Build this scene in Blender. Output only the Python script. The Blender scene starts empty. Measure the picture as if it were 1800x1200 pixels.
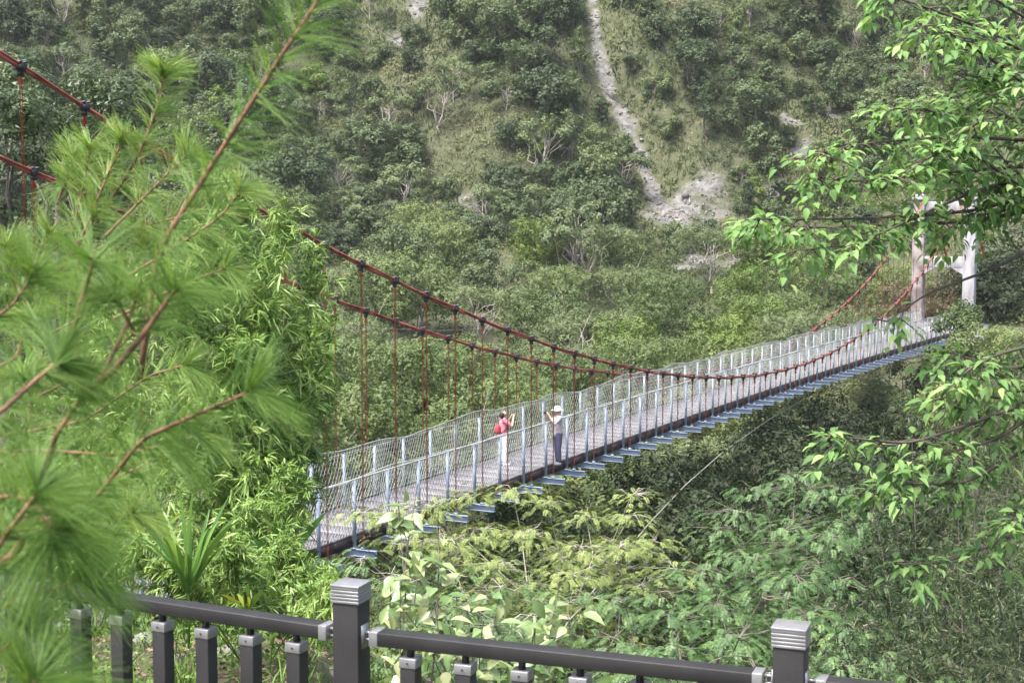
import bpy, math, random
import numpy as np
from math import radians as R
from mathutils import Vector, Matrix

# ------------------------------------------------------------------ camera, sky, sun
scene = bpy.context.scene
col = scene.collection
FPX, HOR = 2600.0, 370.0
CZ = 7.6
PITCH = math.atan((600 - HOR) / FPX)
cam_d = bpy.data.cameras.new("camera")
cam_d.sensor_width = 36.0
cam_d.lens = FPX / 1800 * 36
cam_d.clip_start = 0.05
cam_d.clip_end = 3000
cam_d.dof.use_dof = True
cam_d.dof.focus_distance = 34.0
cam_d.dof.aperture_fstop = 10
cam = bpy.data.objects.new("camera", cam_d)
col.objects.link(cam)
cam.location = (0, 0, CZ)
cam.rotation_euler = (R(90) - PITCH, 0, 0)
scene.camera = cam

SUN_EL, SUN_AZ = 64.0, 225.0      # azimuth clockwise from +Y : behind left of the camera
world = bpy.data.worlds.new("World")
scene.world = world
world.use_nodes = True
wn = world.node_tree
bg = wn.nodes["Background"]
sky = wn.nodes.new("ShaderNodeTexSky")
sky.sky_type = 'NISHITA'
sky.sun_disc = False
sky.sun_elevation = R(SUN_EL)
sky.sun_rotation = R(SUN_AZ)
sky.air_density = 1.0
sky.dust_density = 5.0
sky.ozone_density = 1.0
wn.links.new(sky.outputs[0], bg.inputs[0])
bg.inputs[1].default_value = 0.135
sd = bpy.data.lights.new("sun", 'SUN')
sd.energy = 2.6
sd.angle = R(20)
sd.color = (1.0, 0.965, 0.92)
so = bpy.data.objects.new("sun", sd)
col.objects.link(so)
az = R(SUN_AZ)
sdir = Vector((math.sin(az) * math.cos(R(SUN_EL)), math.cos(az) * math.cos(R(SUN_EL)), math.sin(R(SUN_EL))))
so.rotation_euler = sdir.to_track_quat('Z', 'Y').to_euler()
scene.view_settings.view_transform = 'Standard'
scene.view_settings.look = 'None'
scene.view_settings.exposure = 1.95
scene.view_settings.gamma = 1
scene.cycles.max_bounces = 5
scene.cycles.diffuse_bounces = 3
scene.cycles.glossy_bounces = 2
scene.cycles.transmission_bounces = 3
scene.cycles.volume_bounces = 0

rng = np.random.default_rng(7)
random.seed(7)
cp, sp_ = math.cos(PITCH), math.sin(PITCH)


def ray(x, y):
    """world direction of a photo pixel (1800x1200), scaled so that dir.y = 1"""
    u, v = (x - 900) / FPX, -(y - 600) / FPX
    d = np.array([u, cp + v * sp_, -sp_ + v * cp])
    return d / d[1]


def P(x, y, d):
    """point seen at photo pixel x,y that lies d metres in front of the camera"""
    q = ray(x, y) * d
    return np.array([q[0], q[1], q[2] + CZ])


def project(p):
    p = np.atleast_2d(p)
    X, Y, Z = p[:, 0], p[:, 1], p[:, 2] - CZ
    dep = Y * cp - Z * sp_
    up = Y * sp_ + Z * cp
    return 900 + FPX * X / dep, 600 - FPX * up / dep


# ------------------------------------------------------------------ helpers
def nrm(a):
    a = np.asarray(a, float)
    return a / np.maximum(np.linalg.norm(a, axis=-1, keepdims=True), 1e-9)


class MB:
    """collects faces and links them as one mesh object"""
    def __init__(s):
        s.v, s.f, s.t, s.m, s.n = [], [], [], [], 0

    def add(s, v, f, t=0.5, mat=0):
        v = np.asarray(v, float).reshape(-1, 3)
        s.v.append(v)
        fa = np.asarray(f, int)
        s.f.append(fa + s.n)
        s.t.append(np.full(len(v), t) if np.isscalar(t) else np.asarray(t, float))
        s.m.append(np.full(len(fa), mat, int))
        s.n += len(v)

    def box(s, c, size, rot=None, t=0.5, mat=0):
        h = np.array(size) / 2
        v = np.array([[x, y, z] for x in (-1, 1) for y in (-1, 1) for z in (-1, 1)]) * h
        if rot is not None:
            v = v @ np.asarray(rot).T
        s.add(v + np.asarray(c), [[0, 1, 3, 2], [4, 6, 7, 5], [0, 4, 5, 1], [2, 3, 7, 6], [0, 2, 6, 4], [1, 5, 7, 3]], t, mat)

    def tube(s, pts, rad, n=6, t=0.5, mat=0, cap=True):
        pts = np.asarray(pts, float)
        k = len(pts)
        rad = np.full(k, rad) if np.isscalar(rad) else np.asarray(rad, float)
        tg = nrm(np.gradient(pts, axis=0))
        ref = np.array([0, 0, 1.0]) if abs(tg[0][2]) < .9 else np.array([1.0, 0, 0])
        a = nrm(np.cross(tg, ref))
        b = np.cross(tg, a)
        ang = np.arange(n) * 2 * math.pi / n
        ring = a[:, None, :] * np.cos(ang)[None, :, None] + b[:, None, :] * np.sin(ang)[None, :, None]
        v = (pts[:, None, :] + ring * rad[:, None, None]).reshape(-1, 3)
        i = np.arange(k - 1)[:, None] * n
        j = np.arange(n)[None, :]
        j2 = (j + 1) % n
        f = np.stack([i + j, i + n + j, i + n + j2, i + j2], -1).reshape(-1, 4)
        s.add(v, f, t, mat)
        if cap and n >= 3:
            b0 = s.n - k * n
            for o in (0, (k - 1) * n):
                for q in range(1, n - 1):
                    s.f.append(np.array([[b0 + o, b0 + o + q, b0 + o + q + 1]]))
                    s.m.append(np.array([mat]))

    def build(s, name, mats, parent=None, smooth=False):
        me = bpy.data.meshes.new(name)
        v = np.concatenate(s.v)
        me.vertices.add(len(v))
        me.vertices.foreach_set("co", v.astype(np.float32).ravel())
        flat = np.concatenate([a.ravel() for a in s.f]).astype(np.int32)
        tot = np.concatenate([np.full(len(a), a.shape[1]) for a in s.f]).astype(np.int32)
        start = np.concatenate([[0], np.cumsum(tot)[:-1]]).astype(np.int32)
        me.loops.add(len(flat))
        me.loops.foreach_set("vertex_index", flat)
        me.polygons.add(len(tot))
        me.polygons.foreach_set("loop_start", start)
        if not isinstance(mats, (list, tuple)):
            mats = [mats]
        for m in mats:
            me.materials.append(m)
        mi = np.concatenate(s.m).astype(np.int32)
        if mi.any():
            me.polygons.foreach_set("material_index", mi)
        at = me.attributes.new("tint", 'FLOAT', 'POINT')
        at.data.foreach_set("value", np.concatenate(s.t).astype(np.float32))
        me.update(calc_edges=True)
        if smooth:
            me.polygons.foreach_set("use_smooth", np.ones(len(tot), bool))
        o = bpy.data.objects.new(name, me)
        col.objects.link(o)
        if parent is not None:
            o.parent = parent
        return o


def tag(o, label=None, cat=None, group=None, kind=None):
    if label: o["label"] = label
    if cat: o["category"] = cat
    if group: o["group"] = group
    if kind: o["kind"] = kind
    return o


def empty(name, loc=(0, 0, 0), rz=0.0):
    o = bpy.data.objects.new(name, None)
    o.empty_display_size = .2
    col.objects.link(o)
    o.location = loc
    o.rotation_euler = (0, 0, rz)
    return o


def kids(o):
    return [c for c in bpy.data.objects if c.parent == o]


def copy_tree(o, ch, parent=None):
    """copy of a thing with copies of its parts; ch: {object: [children]}"""
    c = o.copy()
    col.objects.link(c)
    c.parent = parent
    for k in ch.get(o, []):
        copy_tree(k, ch, c)
    return c


def childmap(root):
    m = {}
    def go(o):
        m[o] = list(o.children)
        for c in o.children: go(c)
    go(root)
    return m


# value noise
_lat = np.random.default_rng(3).random((256, 256))
def vnoise(x, y):
    x, y = np.asarray(x, float), np.asarray(y, float)
    xi, yi = np.floor(x).astype(int), np.floor(y).astype(int)
    fx, fy = x - xi, y - yi
    fx, fy = fx * fx * (3 - 2 * fx), fy * fy * (3 - 2 * fy)
    g = lambda a, b: _lat[a % 256, b % 256]
    return (g(xi, yi) * (1 - fx) + g(xi + 1, yi) * fx) * (1 - fy) + (g(xi, yi + 1) * (1 - fx) + g(xi + 1, yi + 1) * fx) * fy
def fbm(x, y, o=4):
    s, a, r = 0, .5, 0
    for i in range(o):
        s = s + a * vnoise(x * 2 ** i + 17 * i, y * 2 ** i + 31 * i); r += a; a *= .5
    return s / r


# ------------------------------------------------------------------ materials
def new_mat(name):
    m = bpy.data.materials.new(name)
    m.use_nodes = True
    nt = m.node_tree
    return m, nt, nt.nodes["Principled BSDF"], nt.nodes["Material Output"]


def simple(name, c, rough=.6, metal=0.0, noise=.15, scale=8.0, bump=0.0, c2=None, spec=.5):
    m, nt, b, out = new_mat(name)
    b.inputs["Roughness"].default_value = rough
    b.inputs["Metallic"].default_value = metal
    b.inputs["Specular IOR Level"].default_value = spec
    tc = nt.nodes.new("ShaderNodeTexCoord")
    n = nt.nodes.new("ShaderNodeTexNoise")
    n.inputs["Scale"].default_value = scale
    n.inputs["Detail"].default_value = 6
    nt.links.new(tc.outputs["Object"], n.inputs["Vector"])
    r = nt.nodes.new("ShaderNodeValToRGB")
    c = np.array(c)
    ca = c * (1 - noise)
    cb = np.array(c2) if c2 is not None else c * (1 + noise)
    r.color_ramp.elements[0].color = (*ca, 1); r.color_ramp.elements[1].color = (*cb, 1)
    r.color_ramp.elements[0].position = .35; r.color_ramp.elements[1].position = .65
    nt.links.new(n.outputs["Fac"], r.inputs["Fac"])
    nt.links.new(r.outputs["Color"], b.inputs["Base Color"])
    if bump:
        bp = nt.nodes.new("ShaderNodeBump")
        bp.inputs["Strength"].default_value = bump
        bp.inputs["Distance"].default_value = .02
        nt.links.new(n.outputs["Fac"], bp.inputs["Height"])
        nt.links.new(bp.outputs["Normal"], b.inputs["Normal"])
    return m


def leaf_mat(name, cols, trans=.22, rough=.6, objvar=.3, spec=.28, tsat=1.0):
    """cols: ramp colours (linear) over the per-leaf tint + a random value of each plant"""
    m, nt, b, out = new_mat(name)
    b.inputs["Roughness"].default_value = rough
    b.inputs["Specular IOR Level"].default_value = spec
    at = nt.nodes.new("ShaderNodeAttribute"); at.attribute_name = "tint"
    oi = nt.nodes.new("ShaderNodeObjectInfo")
    mm = nt.nodes.new("ShaderNodeMath"); mm.operation = 'MULTIPLY_ADD'
    nt.links.new(oi.outputs["Random"], mm.inputs[0])
    mm.inputs[1].default_value = objvar
    m2 = nt.nodes.new("ShaderNodeMath"); m2.operation = 'MULTIPLY'
    nt.links.new(at.outputs["Fac"], m2.inputs[0]); m2.inputs[1].default_value = 1 - objvar
    nt.links.new(m2.outputs[0], mm.inputs[2])
    r = nt.nodes.new("ShaderNodeValToRGB")
    els = r.color_ramp.elements
    while len(els) < len(cols): els.new(.5)
    for i, c in enumerate(cols):
        els[i].position = i / (len(cols) - 1) * .9 + .05
        els[i].color = (c[0] * .65, c[1] * .69, c[2] * .66, 1)
    nt.links.new(mm.outputs[0], r.inputs["Fac"])
    nt.links.new(r.outputs["Color"], b.inputs["Base Color"])
    tr = nt.nodes.new("ShaderNodeBsdfTranslucent")
    hs = nt.nodes.new("ShaderNodeHueSaturation")
    hs.inputs["Hue"].default_value = .485; hs.inputs["Saturation"].default_value = 1.1; hs.inputs["Value"].default_value = 1.25
    nt.links.new(r.outputs["Color"], hs.inputs["Color"])
    nt.links.new(hs.outputs["Color"], tr.inputs["Color"])
    mx = nt.nodes.new("ShaderNodeMixShader"); mx.inputs[0].default_value = trans
    nt.links.new(b.outputs[0], mx.inputs[1]); nt.links.new(tr.outputs[0], mx.inputs[2])
    nt.links.new(mx.outputs[0], out.inputs["Surface"])
    return m


M = {}
M['hill_leaf'] = leaf_mat("hill_leaf", [(.038, .056, .030), (.070, .102, .044), (.115, .155, .062), (.18, .22, .085)], objvar=.5)
M['hill_leaf_pale'] = leaf_mat("hill_leaf_pale", [(.09, .12, .06), (.15, .19, .08), (.22, .25, .11)], objvar=.4)
M['hill_leaf_bright'] = leaf_mat("hill_leaf_bright", [(.08, .13, .025), (.13, .19, .035), (.20, .26, .06)], objvar=.3)
M['valley_leaf'] = leaf_mat("valley_leaf", [(.045, .075, .025), (.09, .13, .04), (.15, .20, .065), (.22, .25, .085)], objvar=.5)
M['shade_dark_leaf'] = leaf_mat("shade_dark_leaf", [(.015, .024, .010), (.032, .048, .018), (.06, .085, .03)], objvar=.4)  # shade of the gorge put into the leaf colour; trees by the tower share it
M['scrub'] = leaf_mat("scrub_leaf", [(.045, .065, .022), (.09, .12, .035), (.16, .19, .07), (.23, .225, .11), (.28, .25, .15)], objvar=0, trans=.3)
M['bamboo_leaf'] = leaf_mat("bamboo_leaf", [(.07, .14, .03), (.16, .27, .055), (.28, .40, .10), (.48, .56, .22)], objvar=.1, rough=.45)
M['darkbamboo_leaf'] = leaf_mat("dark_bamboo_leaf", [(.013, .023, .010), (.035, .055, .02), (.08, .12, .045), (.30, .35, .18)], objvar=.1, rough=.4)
M['needle'] = leaf_mat("pine_needle", [(.055, .13, .03), (.13, .25, .05), (.24, .37, .09), (.46, .52, .19)], objvar=.1, rough=.5, trans=.4)
M['mulberry_leaf'] = leaf_mat("mulberry_leaf", [(.10, .20, .075), (.18, .33, .11), (.29, .46, .15), (.46, .58, .24)], objvar=.1, rough=.62, trans=.45)
M['feather_leaf'] = leaf_mat("feather_leaf", [(.03, .07, .025), (.07, .14, .045), (.13, .22, .07), (.26, .34, .12)], objvar=.15, rough=.45)
M['feather_yellow'] = leaf_mat("feather_yellow_leaf", [(.06, .10, .03), (.16, .21, .06), (.28, .33, .10), (.44, .40, .17)], objvar=.15)
M['broad_leaf'] = leaf_mat("broad_leaf", [(.05, .12, .03), (.16, .25, .08), (.32, .40, .17), (.50, .52, .26)], objvar=.05, rough=.35, spec=.6)
M['strap_leaf'] = leaf_mat("strap_leaf", [(.04, .11, .02), (.08, .18, .035), (.16, .28, .05), (.40, .42, .05)], objvar=.0, rough=.35)
M['weed_leaf'] = leaf_mat("weed_leaf", [(.05, .10, .02), (.11, .19, .035), (.22, .32, .07)], objvar=.0)
M['litter'] = leaf_mat("leaf_litter", [(.10, .06, .045), (.22, .14, .10), (.38, .27, .20)], objvar=0, trans=.1)
M['brown_leaf'] = leaf_mat("brown_dry_leaf", [(.05, .035, .025), (.10, .065, .045), (.15, .11, .06), (.13, .15, .05)], objvar=0)
M['bark_pale'] = simple("pale_bark", (0.286, 0.258, 0.224), .85, noise=.3, scale=6)
M['bark'] = simple("grey_bark", (0.136, 0.116, 0.095), .9, noise=.35, scale=9)
M['bark_dark'] = simple("dark_bark", (0.061, 0.048, 0.037), .9, noise=.3, scale=9)
M['bark_pine'] = simple("pine_bark", (0.150, 0.075, 0.041), .8, noise=.45, scale=30, bump=.4)
M['steel'] = simple("galvanised_steel", (.27, .32, .40), .45, .2, noise=.1, scale=4)
M['wire'] = simple("netting_wire", (.36, .37, .34), .5, .3, noise=.1, scale=3)
M['cable_red'] = simple("red_painted_cable", (.20, .03, .024), .55, noise=.35, scale=3, c2=(.28, .075, .05))
M['hanger_red'] = simple("red_hanger_paint", (.42, .055, .03), .5, noise=.25, scale=2, c2=(.48, .13, .065))
M['clamp'] = simple("black_clamp", (.02, .02, .024), .45, .2, noise=.2)
M['stringer'] = simple("brown_stringer", (0.027, 0.015, 0.013), .7, noise=.4, scale=2)
M['wirecable'] = simple("steel_wire_rope", (0.204, 0.190, 0.163), .7, .1, noise=.1)
M['blackwire'] = simple("dark_wire", (.10, .10, .10), .7, .1, noise=.1)
M['rail_dark'] = simple("charcoal_composite", (0.0065, 0.0058, 0.0062), .62, noise=.3, scale=5, bump=.08, c2=(.011, .0098, .0102))
M['alu'] = simple("brushed_aluminium", (.23, .23, .24), .38, .5, noise=.08, scale=20)
M['rock'] = simple("pale_rock", (.125, .12, .112), .9, noise=.5, scale=1.2, bump=.5)
M['skin'] = simple("skin", (0.381, 0.231, 0.170), .55, noise=.04)


def rail_top_mat():
    m = M['rail_dark']
    nt = m.node_tree
    tc = nt.nodes.new("ShaderNodeTexCoord"); mp = nt.nodes.new("ShaderNodeMapping")
    mp.inputs["Scale"].default_value = (3, 90, 90)
    n = nt.nodes.new("ShaderNodeTexNoise"); n.inputs["Scale"].default_value = 3; n.inputs["Detail"].default_value = 4
    nt.links.new(tc.outputs["Object"], mp.inputs[0]); nt.links.new(mp.outputs[0], n.inputs["Vector"])
    bp = nt.nodes.new("ShaderNodeBump"); bp.inputs["Strength"].default_value = .25; bp.inputs["Distance"].default_value = .004
    nt.links.new(n.outputs["Fac"], bp.inputs["Height"])
    nt.links.new(bp.outputs["Normal"], nt.nodes["Principled BSDF"].inputs["Normal"])
rail_top_mat()


def deck_mat():
    m, nt, b, out = new_mat("bridge_deck_plate")
    b.inputs["Roughness"].default_value = .5
    tc = nt.nodes.new("ShaderNodeTexCoord")
    n = nt.nodes.new("ShaderNodeTexNoise"); n.inputs["Scale"].default_value = 1.3; n.inputs["Detail"].default_value = 8
    n.inputs["Roughness"].default_value = .7
    nt.links.new(tc.outputs["Object"], n.inputs["Vector"])
    r = nt.nodes.new("ShaderNodeValToRGB")
    r.color_ramp.elements[0].position = .3; r.color_ramp.elements[1].position = .7
    r.color_ramp.elements[0].color = (.095, .085, .10, 1); r.color_ramp.elements[1].color = (.19, .175, .20, 1)
    nt.links.new(n.outputs["Fac"], r.inputs["Fac"])
    v = nt.nodes.new("ShaderNodeTexVoronoi"); v.inputs["Scale"].default_value = 14
    nt.links.new(tc.outputs["Object"], v.inputs["Vector"])
    mx = nt.nodes.new("ShaderNodeMixRGB"); mx.blend_type = 'MULTIPLY'; mx.inputs[0].default_value = .35
    nt.links.new(r.outputs[0], mx.inputs[1]); nt.links.new(v.outputs["Distance"], mx.inputs[2])
    nt.links.new(mx.outputs[0], b.inputs["Base Color"])
    return m
M['deck'] = deck_mat()


def concrete_mat():
    m, nt, b, out = new_mat("weathered_concrete")
    b.inputs["Roughness"].default_value = .85
    tc = nt.nodes.new("ShaderNodeTexCoord"); mp = nt.nodes.new("ShaderNodeMapping"); mp.inputs["Scale"].default_value = (1.2, 1.2, .35)
    n = nt.nodes.new("ShaderNodeTexNoise"); n.inputs["Scale"].default_value = 2.2; n.inputs["Detail"].default_value = 9
    nt.links.new(tc.outputs["Object"], mp.inputs[0]); nt.links.new(mp.outputs[0], n.inputs["Vector"])
    r = nt.nodes.new("ShaderNodeValToRGB"); e = r.color_ramp.elements
    e[0].position = .3; e[0].color = (.16, .15, .145, 1); e[1].position = .64; e[1].color = (.31, .315, .335, 1)
    nt.links.new(n.outputs["Fac"], r.inputs["Fac"]); nt.links.new(r.outputs[0], b.inputs["Base Color"])
    return m
M['concrete'] = concrete_mat()


def ground_mat():
    m, nt, b, out = new_mat("hillside_ground")
    b.inputs["Roughness"].default_value = .95
    b.inputs["Specular IOR Level"].default_value = .2
    tc = nt.nodes.new("ShaderNodeTexCoord")
    def noise(s, d=8):
        n = nt.nodes.new("ShaderNodeTexNoise"); n.inputs["Scale"].default_value = s; n.inputs["Detail"].default_value = d
        n.inputs["Roughness"].default_value = .65
        nt.links.new(tc.outputs["Object"], n.inputs["Vector"]); return n
    n1, n2, n3 = noise(.12), noise(1.1), noise(.5)
    r1 = nt.nodes.new("ShaderNodeValToRGB"); e = r1.color_ramp.elements
    e[0].position = .35; e[0].color = (.034, .050, .020, 1); e[1].position = .65; e[1].color = (.085, .090, .050, 1)
    nt.links.new(n1.outputs["Fac"], r1.inputs["Fac"])
    r2 = nt.nodes.new("ShaderNodeValToRGB"); e = r2.color_ramp.elements
    e[0].position = .35; e[0].color = (.027, .034, .017, 1); e[1].position = .7; e[1].color = (.105, .105, .062, 1)
    nt.links.new(n2.outputs["Fac"], r2.inputs["Fac"])
    mx = nt.nodes.new("ShaderNodeMixRGB"); mx.inputs[0].default_value = .5
    nt.links.new(r1.outputs[0], mx.inputs[1]); nt.links.new(r2.outputs[0], mx.inputs[2])
    r3 = nt.nodes.new("ShaderNodeValToRGB"); e = r3.color_ramp.elements
    e[0].position = .3; e[0].color = (.055, .054, .048, 1); e[1].position = .7; e[1].color = (.19, .185, .175, 1)
    nt.links.new(n2.outputs["Fac"], r3.inputs["Fac"])
    at = nt.nodes.new("ShaderNodeAttribute"); at.attribute_name = "tint"   # where bare rock shows
    ad = nt.nodes.new("ShaderNodeMath"); ad.operation = 'ADD'; nt.links.new(at.outputs["Fac"], ad.inputs[0]); nt.links.new(n3.outputs["Fac"], ad.inputs[1])
    mr = nt.nodes.new("ShaderNodeMapRange"); mr.inputs[1].default_value = .9; mr.inputs[2].default_value = 1.2
    nt.links.new(ad.outputs[0], mr.inputs[0])
    m3 = nt.nodes.new("ShaderNodeMixRGB"); nt.links.new(mr.outputs[0], m3.inputs[0])
    nt.links.new(mx.outputs[0], m3.inputs[1]); nt.links.new(r3.outputs[0], m3.inputs[2])
    nt.links.new(m3.outputs[0], b.inputs["Base Color"])
    bp = nt.nodes.new("ShaderNodeBump"); bp.inputs["Strength"].default_value = .9; bp.inputs["Distance"].default_value = .4
    nt.links.new(n2.outputs["Fac"], bp.inputs["Height"]); nt.links.new(bp.outputs["Normal"], b.inputs["Normal"])
    return m
M['ground'] = ground_mat()
M['concrete_stained'] = simple('stained_concrete', (.17, .14, .13), .9, noise=.4, scale=1.5, c2=(.27, .235, .23))

# ------------------------------------------------------------------ terrain
YL = [-20, 7.4, 9, 12, 16, 22, 30, 45, 60, 80, 100, 125, 143, 150, 156, 200, 260, 420]
ZL = [4.83, 4.83, 4.5, 4.0, 2.2, -1.2, -7, -14, -14, -9, -5, 0.5, 5.0, 6.3, 9.5, 49, 100, 210]
YR = [-20, 7.4, 8.5, 11, 15, 20, 30, 45, 60, 80, 100, 125, 143, 150, 156, 200, 260, 420]
ZR = [4.83, 4.83, 3.6, 1.0, -2.0, -4.5, -10, -15, -14, -9, -5, 0.5, 4.5, 6.3, 9.5, 49, 100, 210]


def smooth(a, b, x):
    t = np.clip((x - a) / (b - a), 0, 1)
    return t * t * (3 - 2 * t)


GULLY = np.array([[18, 214], [17, 196], [19.5, 180], [22, 168], [23.5, 158]])  # refined below


def poly_dist(px, py, line):
    d = np.full(np.shape(px), 1e9)
    for a, b in zip(line[:-1], line[1:]):
        ab = b - a
        t = np.clip(((px - a[0]) * ab[0] + (py - a[1]) * ab[1]) / (ab @ ab), 0, 1)
        d = np.minimum(d, np.hypot(px - a[0] - t * ab[0], py - a[1] - t * ab[1]))
    return d


def H0(x, y):
    x, y = np.asarray(x, float), np.asarray(y, float)
    w = smooth(-2, 1.5, x)
    z = np.interp(y, YL, ZL) * (1 - w) + np.interp(y, YR, ZR) * w
    far = smooth(60, 150, y)
    near = smooth(9, 16, y)
    z = z + (fbm(x / 22, y / 22, 4) - .5) * 12 * far + (fbm(x / 3.2 + 40, y / 5.5, 3) - .5) * 2.4 * smooth(150, 158, y) + (fbm(x / 5, y / 5, 3) - .5) * 2.2 * near * (1 - .4 * far)
    z = z + (fbm(x * 1.3 + 9, y * 1.3, 3) - .5) * .25 * smooth(7.6, 9, y) * (1 - near)
    # far abutment of the bridge and the bank behind it
    z = z + (-.6 - z) * np.exp(-((x - 31) / 9) ** 2 - ((y - 104) / 9) ** 2)
    z = z + 16 * smooth(30, 60, x) * smooth(60, 110, y)
    # spurs of the mountain
    z = z + 4 * np.sin(x / 13 + 1.0) * smooth(150, 175, y)
    return z


def H(x, y):
    g = poly_dist(x, y, GULLY)
    return H0(x, y) - 2.2 * np.exp(-(g / 3.0) ** 2) * smooth(150, 160, np.asarray(y, float))


def ground_hit(px, py, ymin=14.0, ymax=330.0, fn=None):
    """where the ray through a photo pixel meets the ground"""
    fn = fn or H
    d = ray(px, py)
    ys = np.geomspace(ymin, ymax, 900)
    zr = CZ + d[2] * ys
    hit = np.nonzero(fn(d[0] * ys, ys) > zr)[0]
    y = ys[hit[0]] if len(hit) else ymax
    return np.array([d[0] * y, y, float(fn(d[0] * y, y))])


GULLY = np.array([ground_hit(x, y, 120, fn=H0)[:2] for x, y in ((1040, -60), (1050, 60), (1068, 120), (1105, 190), (1128, 250), (1150, 310), (1165, 380))])
SCREE = ground_hit(1190, 375, 120)[:2]
SCREE2 = ground_hit(1245, 350, 120)[:2]
BARE = [(ground_hit(x, y, 110)[:2], r) for x, y, r in ((735, 15, 2.0), (695, 75, 1.6), (830, 360, 2.2), (1390, 215, 1.6), (1410, 265, 2.0), (1230, 460, 2.6), (1205, 470, 2.0), (1360, 340, 1.5), (1460, 200, 1.5), (895, 400, 1.5), (1530, 150, 1.5), (1290, 465, 1.4))]


def rockiness(x, y):
    g = poly_dist(x, y, GULLY)
    up = smooth(200, 158, np.asarray(y, float))
    r = .95 * np.exp(-(g / (.5 + .5 * up)) ** 2)
    r = np.maximum(r, np.exp(-((x - SCREE[0]) / 4.6) ** 2 - ((y - SCREE[1]) / 3.0) ** 2))
    r = np.maximum(r, .75 * np.exp(-((x - SCREE2[0]) / 4) ** 2 - ((y - SCREE2[1]) / 3) ** 2))
    for (c, s) in BARE:
        r = np.maximum(r, .8 * np.exp(-((x - c[0]) / s) ** 2 - ((y - c[1]) / s) ** 2))
    return r * np.clip(.35 + 1.25 * fbm(x * .9 + 3, y * .9, 3), 0, 1.05)


ys = np.concatenate([np.linspace(-20, 7, 8), np.linspace(7.5, 30, 110), np.geomspace(30.4, 140, 150), np.linspace(140.6, 230, 190), np.geomspace(231, 420, 30)])
aa = np.linspace(-.62, .62, 300)
aa = np.sign(aa) * np.where(np.abs(aa) > .46, .46 + (np.abs(aa) - .46) * 6, np.abs(aa))
YY, AA = np.meshgrid(ys, aa, indexing='ij')
XX = AA * (np.maximum(YY, 0) + 14)
ZZ = H(XX, YY)
nr, nc = YY.shape
idx = np.arange(nr * nc).reshape(nr, nc)
gf = np.stack([idx[:-1, :-1], idx[:-1, 1:], idx[1:, 1:], idx[1:, :-1]], -1).reshape(-1, 4)
g = MB()
g.add(np.stack([XX, YY, ZZ], -1).reshape(-1, 3), gf, rockiness(XX, YY).ravel())
tag(g.build("hillside", M['ground'], smooth=True), kind='structure')


hz = MB()
hz.box((0, 190, 120), (1300, 520, 280))
hm = bpy.data.materials.new("haze_air"); hm.use_nodes = True
for n_ in list(hm.node_tree.nodes):
    if n_.type == 'BSDF_PRINCIPLED': hm.node_tree.nodes.remove(n_)
pv = hm.node_tree.nodes.new("ShaderNodeVolumePrincipled")
pv.inputs["Color"].default_value = (.88, .91, .95, 1); pv.inputs["Density"].default_value = .00012
hm.node_tree.links.new(pv.outputs[0], hm.node_tree.nodes["Material Output"].inputs["Volume"])
tag(hz.build("haze", hm), kind='stuff')


# ------------------------------------------------------------------ foliage builders
def kites(mb, p, d, n, L, W, tint, mid=.4, mat=0):
    """flat pointed leaves: base p, direction d, normal n"""
    d = nrm(d); s = nrm(np.cross(d, n))
    L = np.broadcast_to(L, (len(p),))[:, None]; W = np.broadcast_to(W, (len(p),))[:, None]
    v = np.stack([p, p + d * L * mid + s * W / 2, p + d * L, p + d * L * mid - s * W / 2], 1)
    f = np.arange(len(p) * 4).reshape(-1, 4)
    mb.add(v.reshape(-1, 3), f, np.repeat(np.broadcast_to(tint, (len(p),)), 4), mat)


def curved(mb, p, d, n, L, W, tint, droop=.25, seg=3, mat=0, prof=None):
    """ribbon leaves / needles bending down towards the tip"""
    k = len(p)
    d = nrm(d); s = nrm(np.cross(d, n))
    L = np.broadcast_to(L, (k,)); W = np.broadcast_to(W, (k,)); droop = np.broadcast_to(droop, (k,))
    tint = np.broadcast_to(tint, (k,))
    rows = []
    for i in range(seg + 1):
        t = i / seg
        c = p + d * (L * t)[:, None]
        c[:, 2] -= droop * L * t * t
        w = (prof(t) if prof else max(.12, math.sin(math.pi * (.12 + .85 * t)))) * W / 2
        rows += [c - s * w[:, None], c + s * w[:, None]]
    v = np.stack(rows, 1)
    m = 2 * (seg + 1)
    base = np.arange(k)[:, None] * m
    f = np.concatenate([base + np.array([[2 * i, 2 * i + 1, 2 * i + 3, 2 * i + 2]]) for i in range(seg)], 0)
    mb.add(v.reshape(-1, 3), f, np.repeat(tint, m), mat)


def ovates(mb, p, d, n, L, W, tint, fold=.18, droop=.2, mat=0):
    """broad pointed leaves folded along the midrib"""
    k = len(p)
    d = nrm(d); s = nrm(np.cross(d, n)); nn = nrm(np.cross(s, d))
    L = np.broadcast_to(L, (k,))[:, None]; W = np.broadcast_to(W, (k,))[:, None]
    ts = [(0, .03), (.18, .38), (.42, .5), (.7, .32), (1.0, .02)]
    rows = []
    for t, w in ts:
        c = p + d * L * t - nn * L * droop * t * t
        rows += [c - s * W * w + nn * W * w * fold * 2, c, c + s * W * w + nn * W * w * fold * 2]
    v = np.stack(rows, 1)
    base = np.arange(k)[:, None] * 15
    f = []
    for i in range(4):
        a = 3 * i
        f += [base + np.array([[a, a + 1, a + 4, a + 3]]), base + np.array([[a + 1, a + 2, a + 5, a + 4]])]
    mb.add(v.reshape(-1, 3), np.concatenate(f, 0), np.repeat(np.broadcast_to(tint, (k,)), 15), mat)


def rdir(r, n, zb=0.0):
    d = r.normal(size=(n, 3)); d[:, 2] += zb
    return nrm(d)


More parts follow.
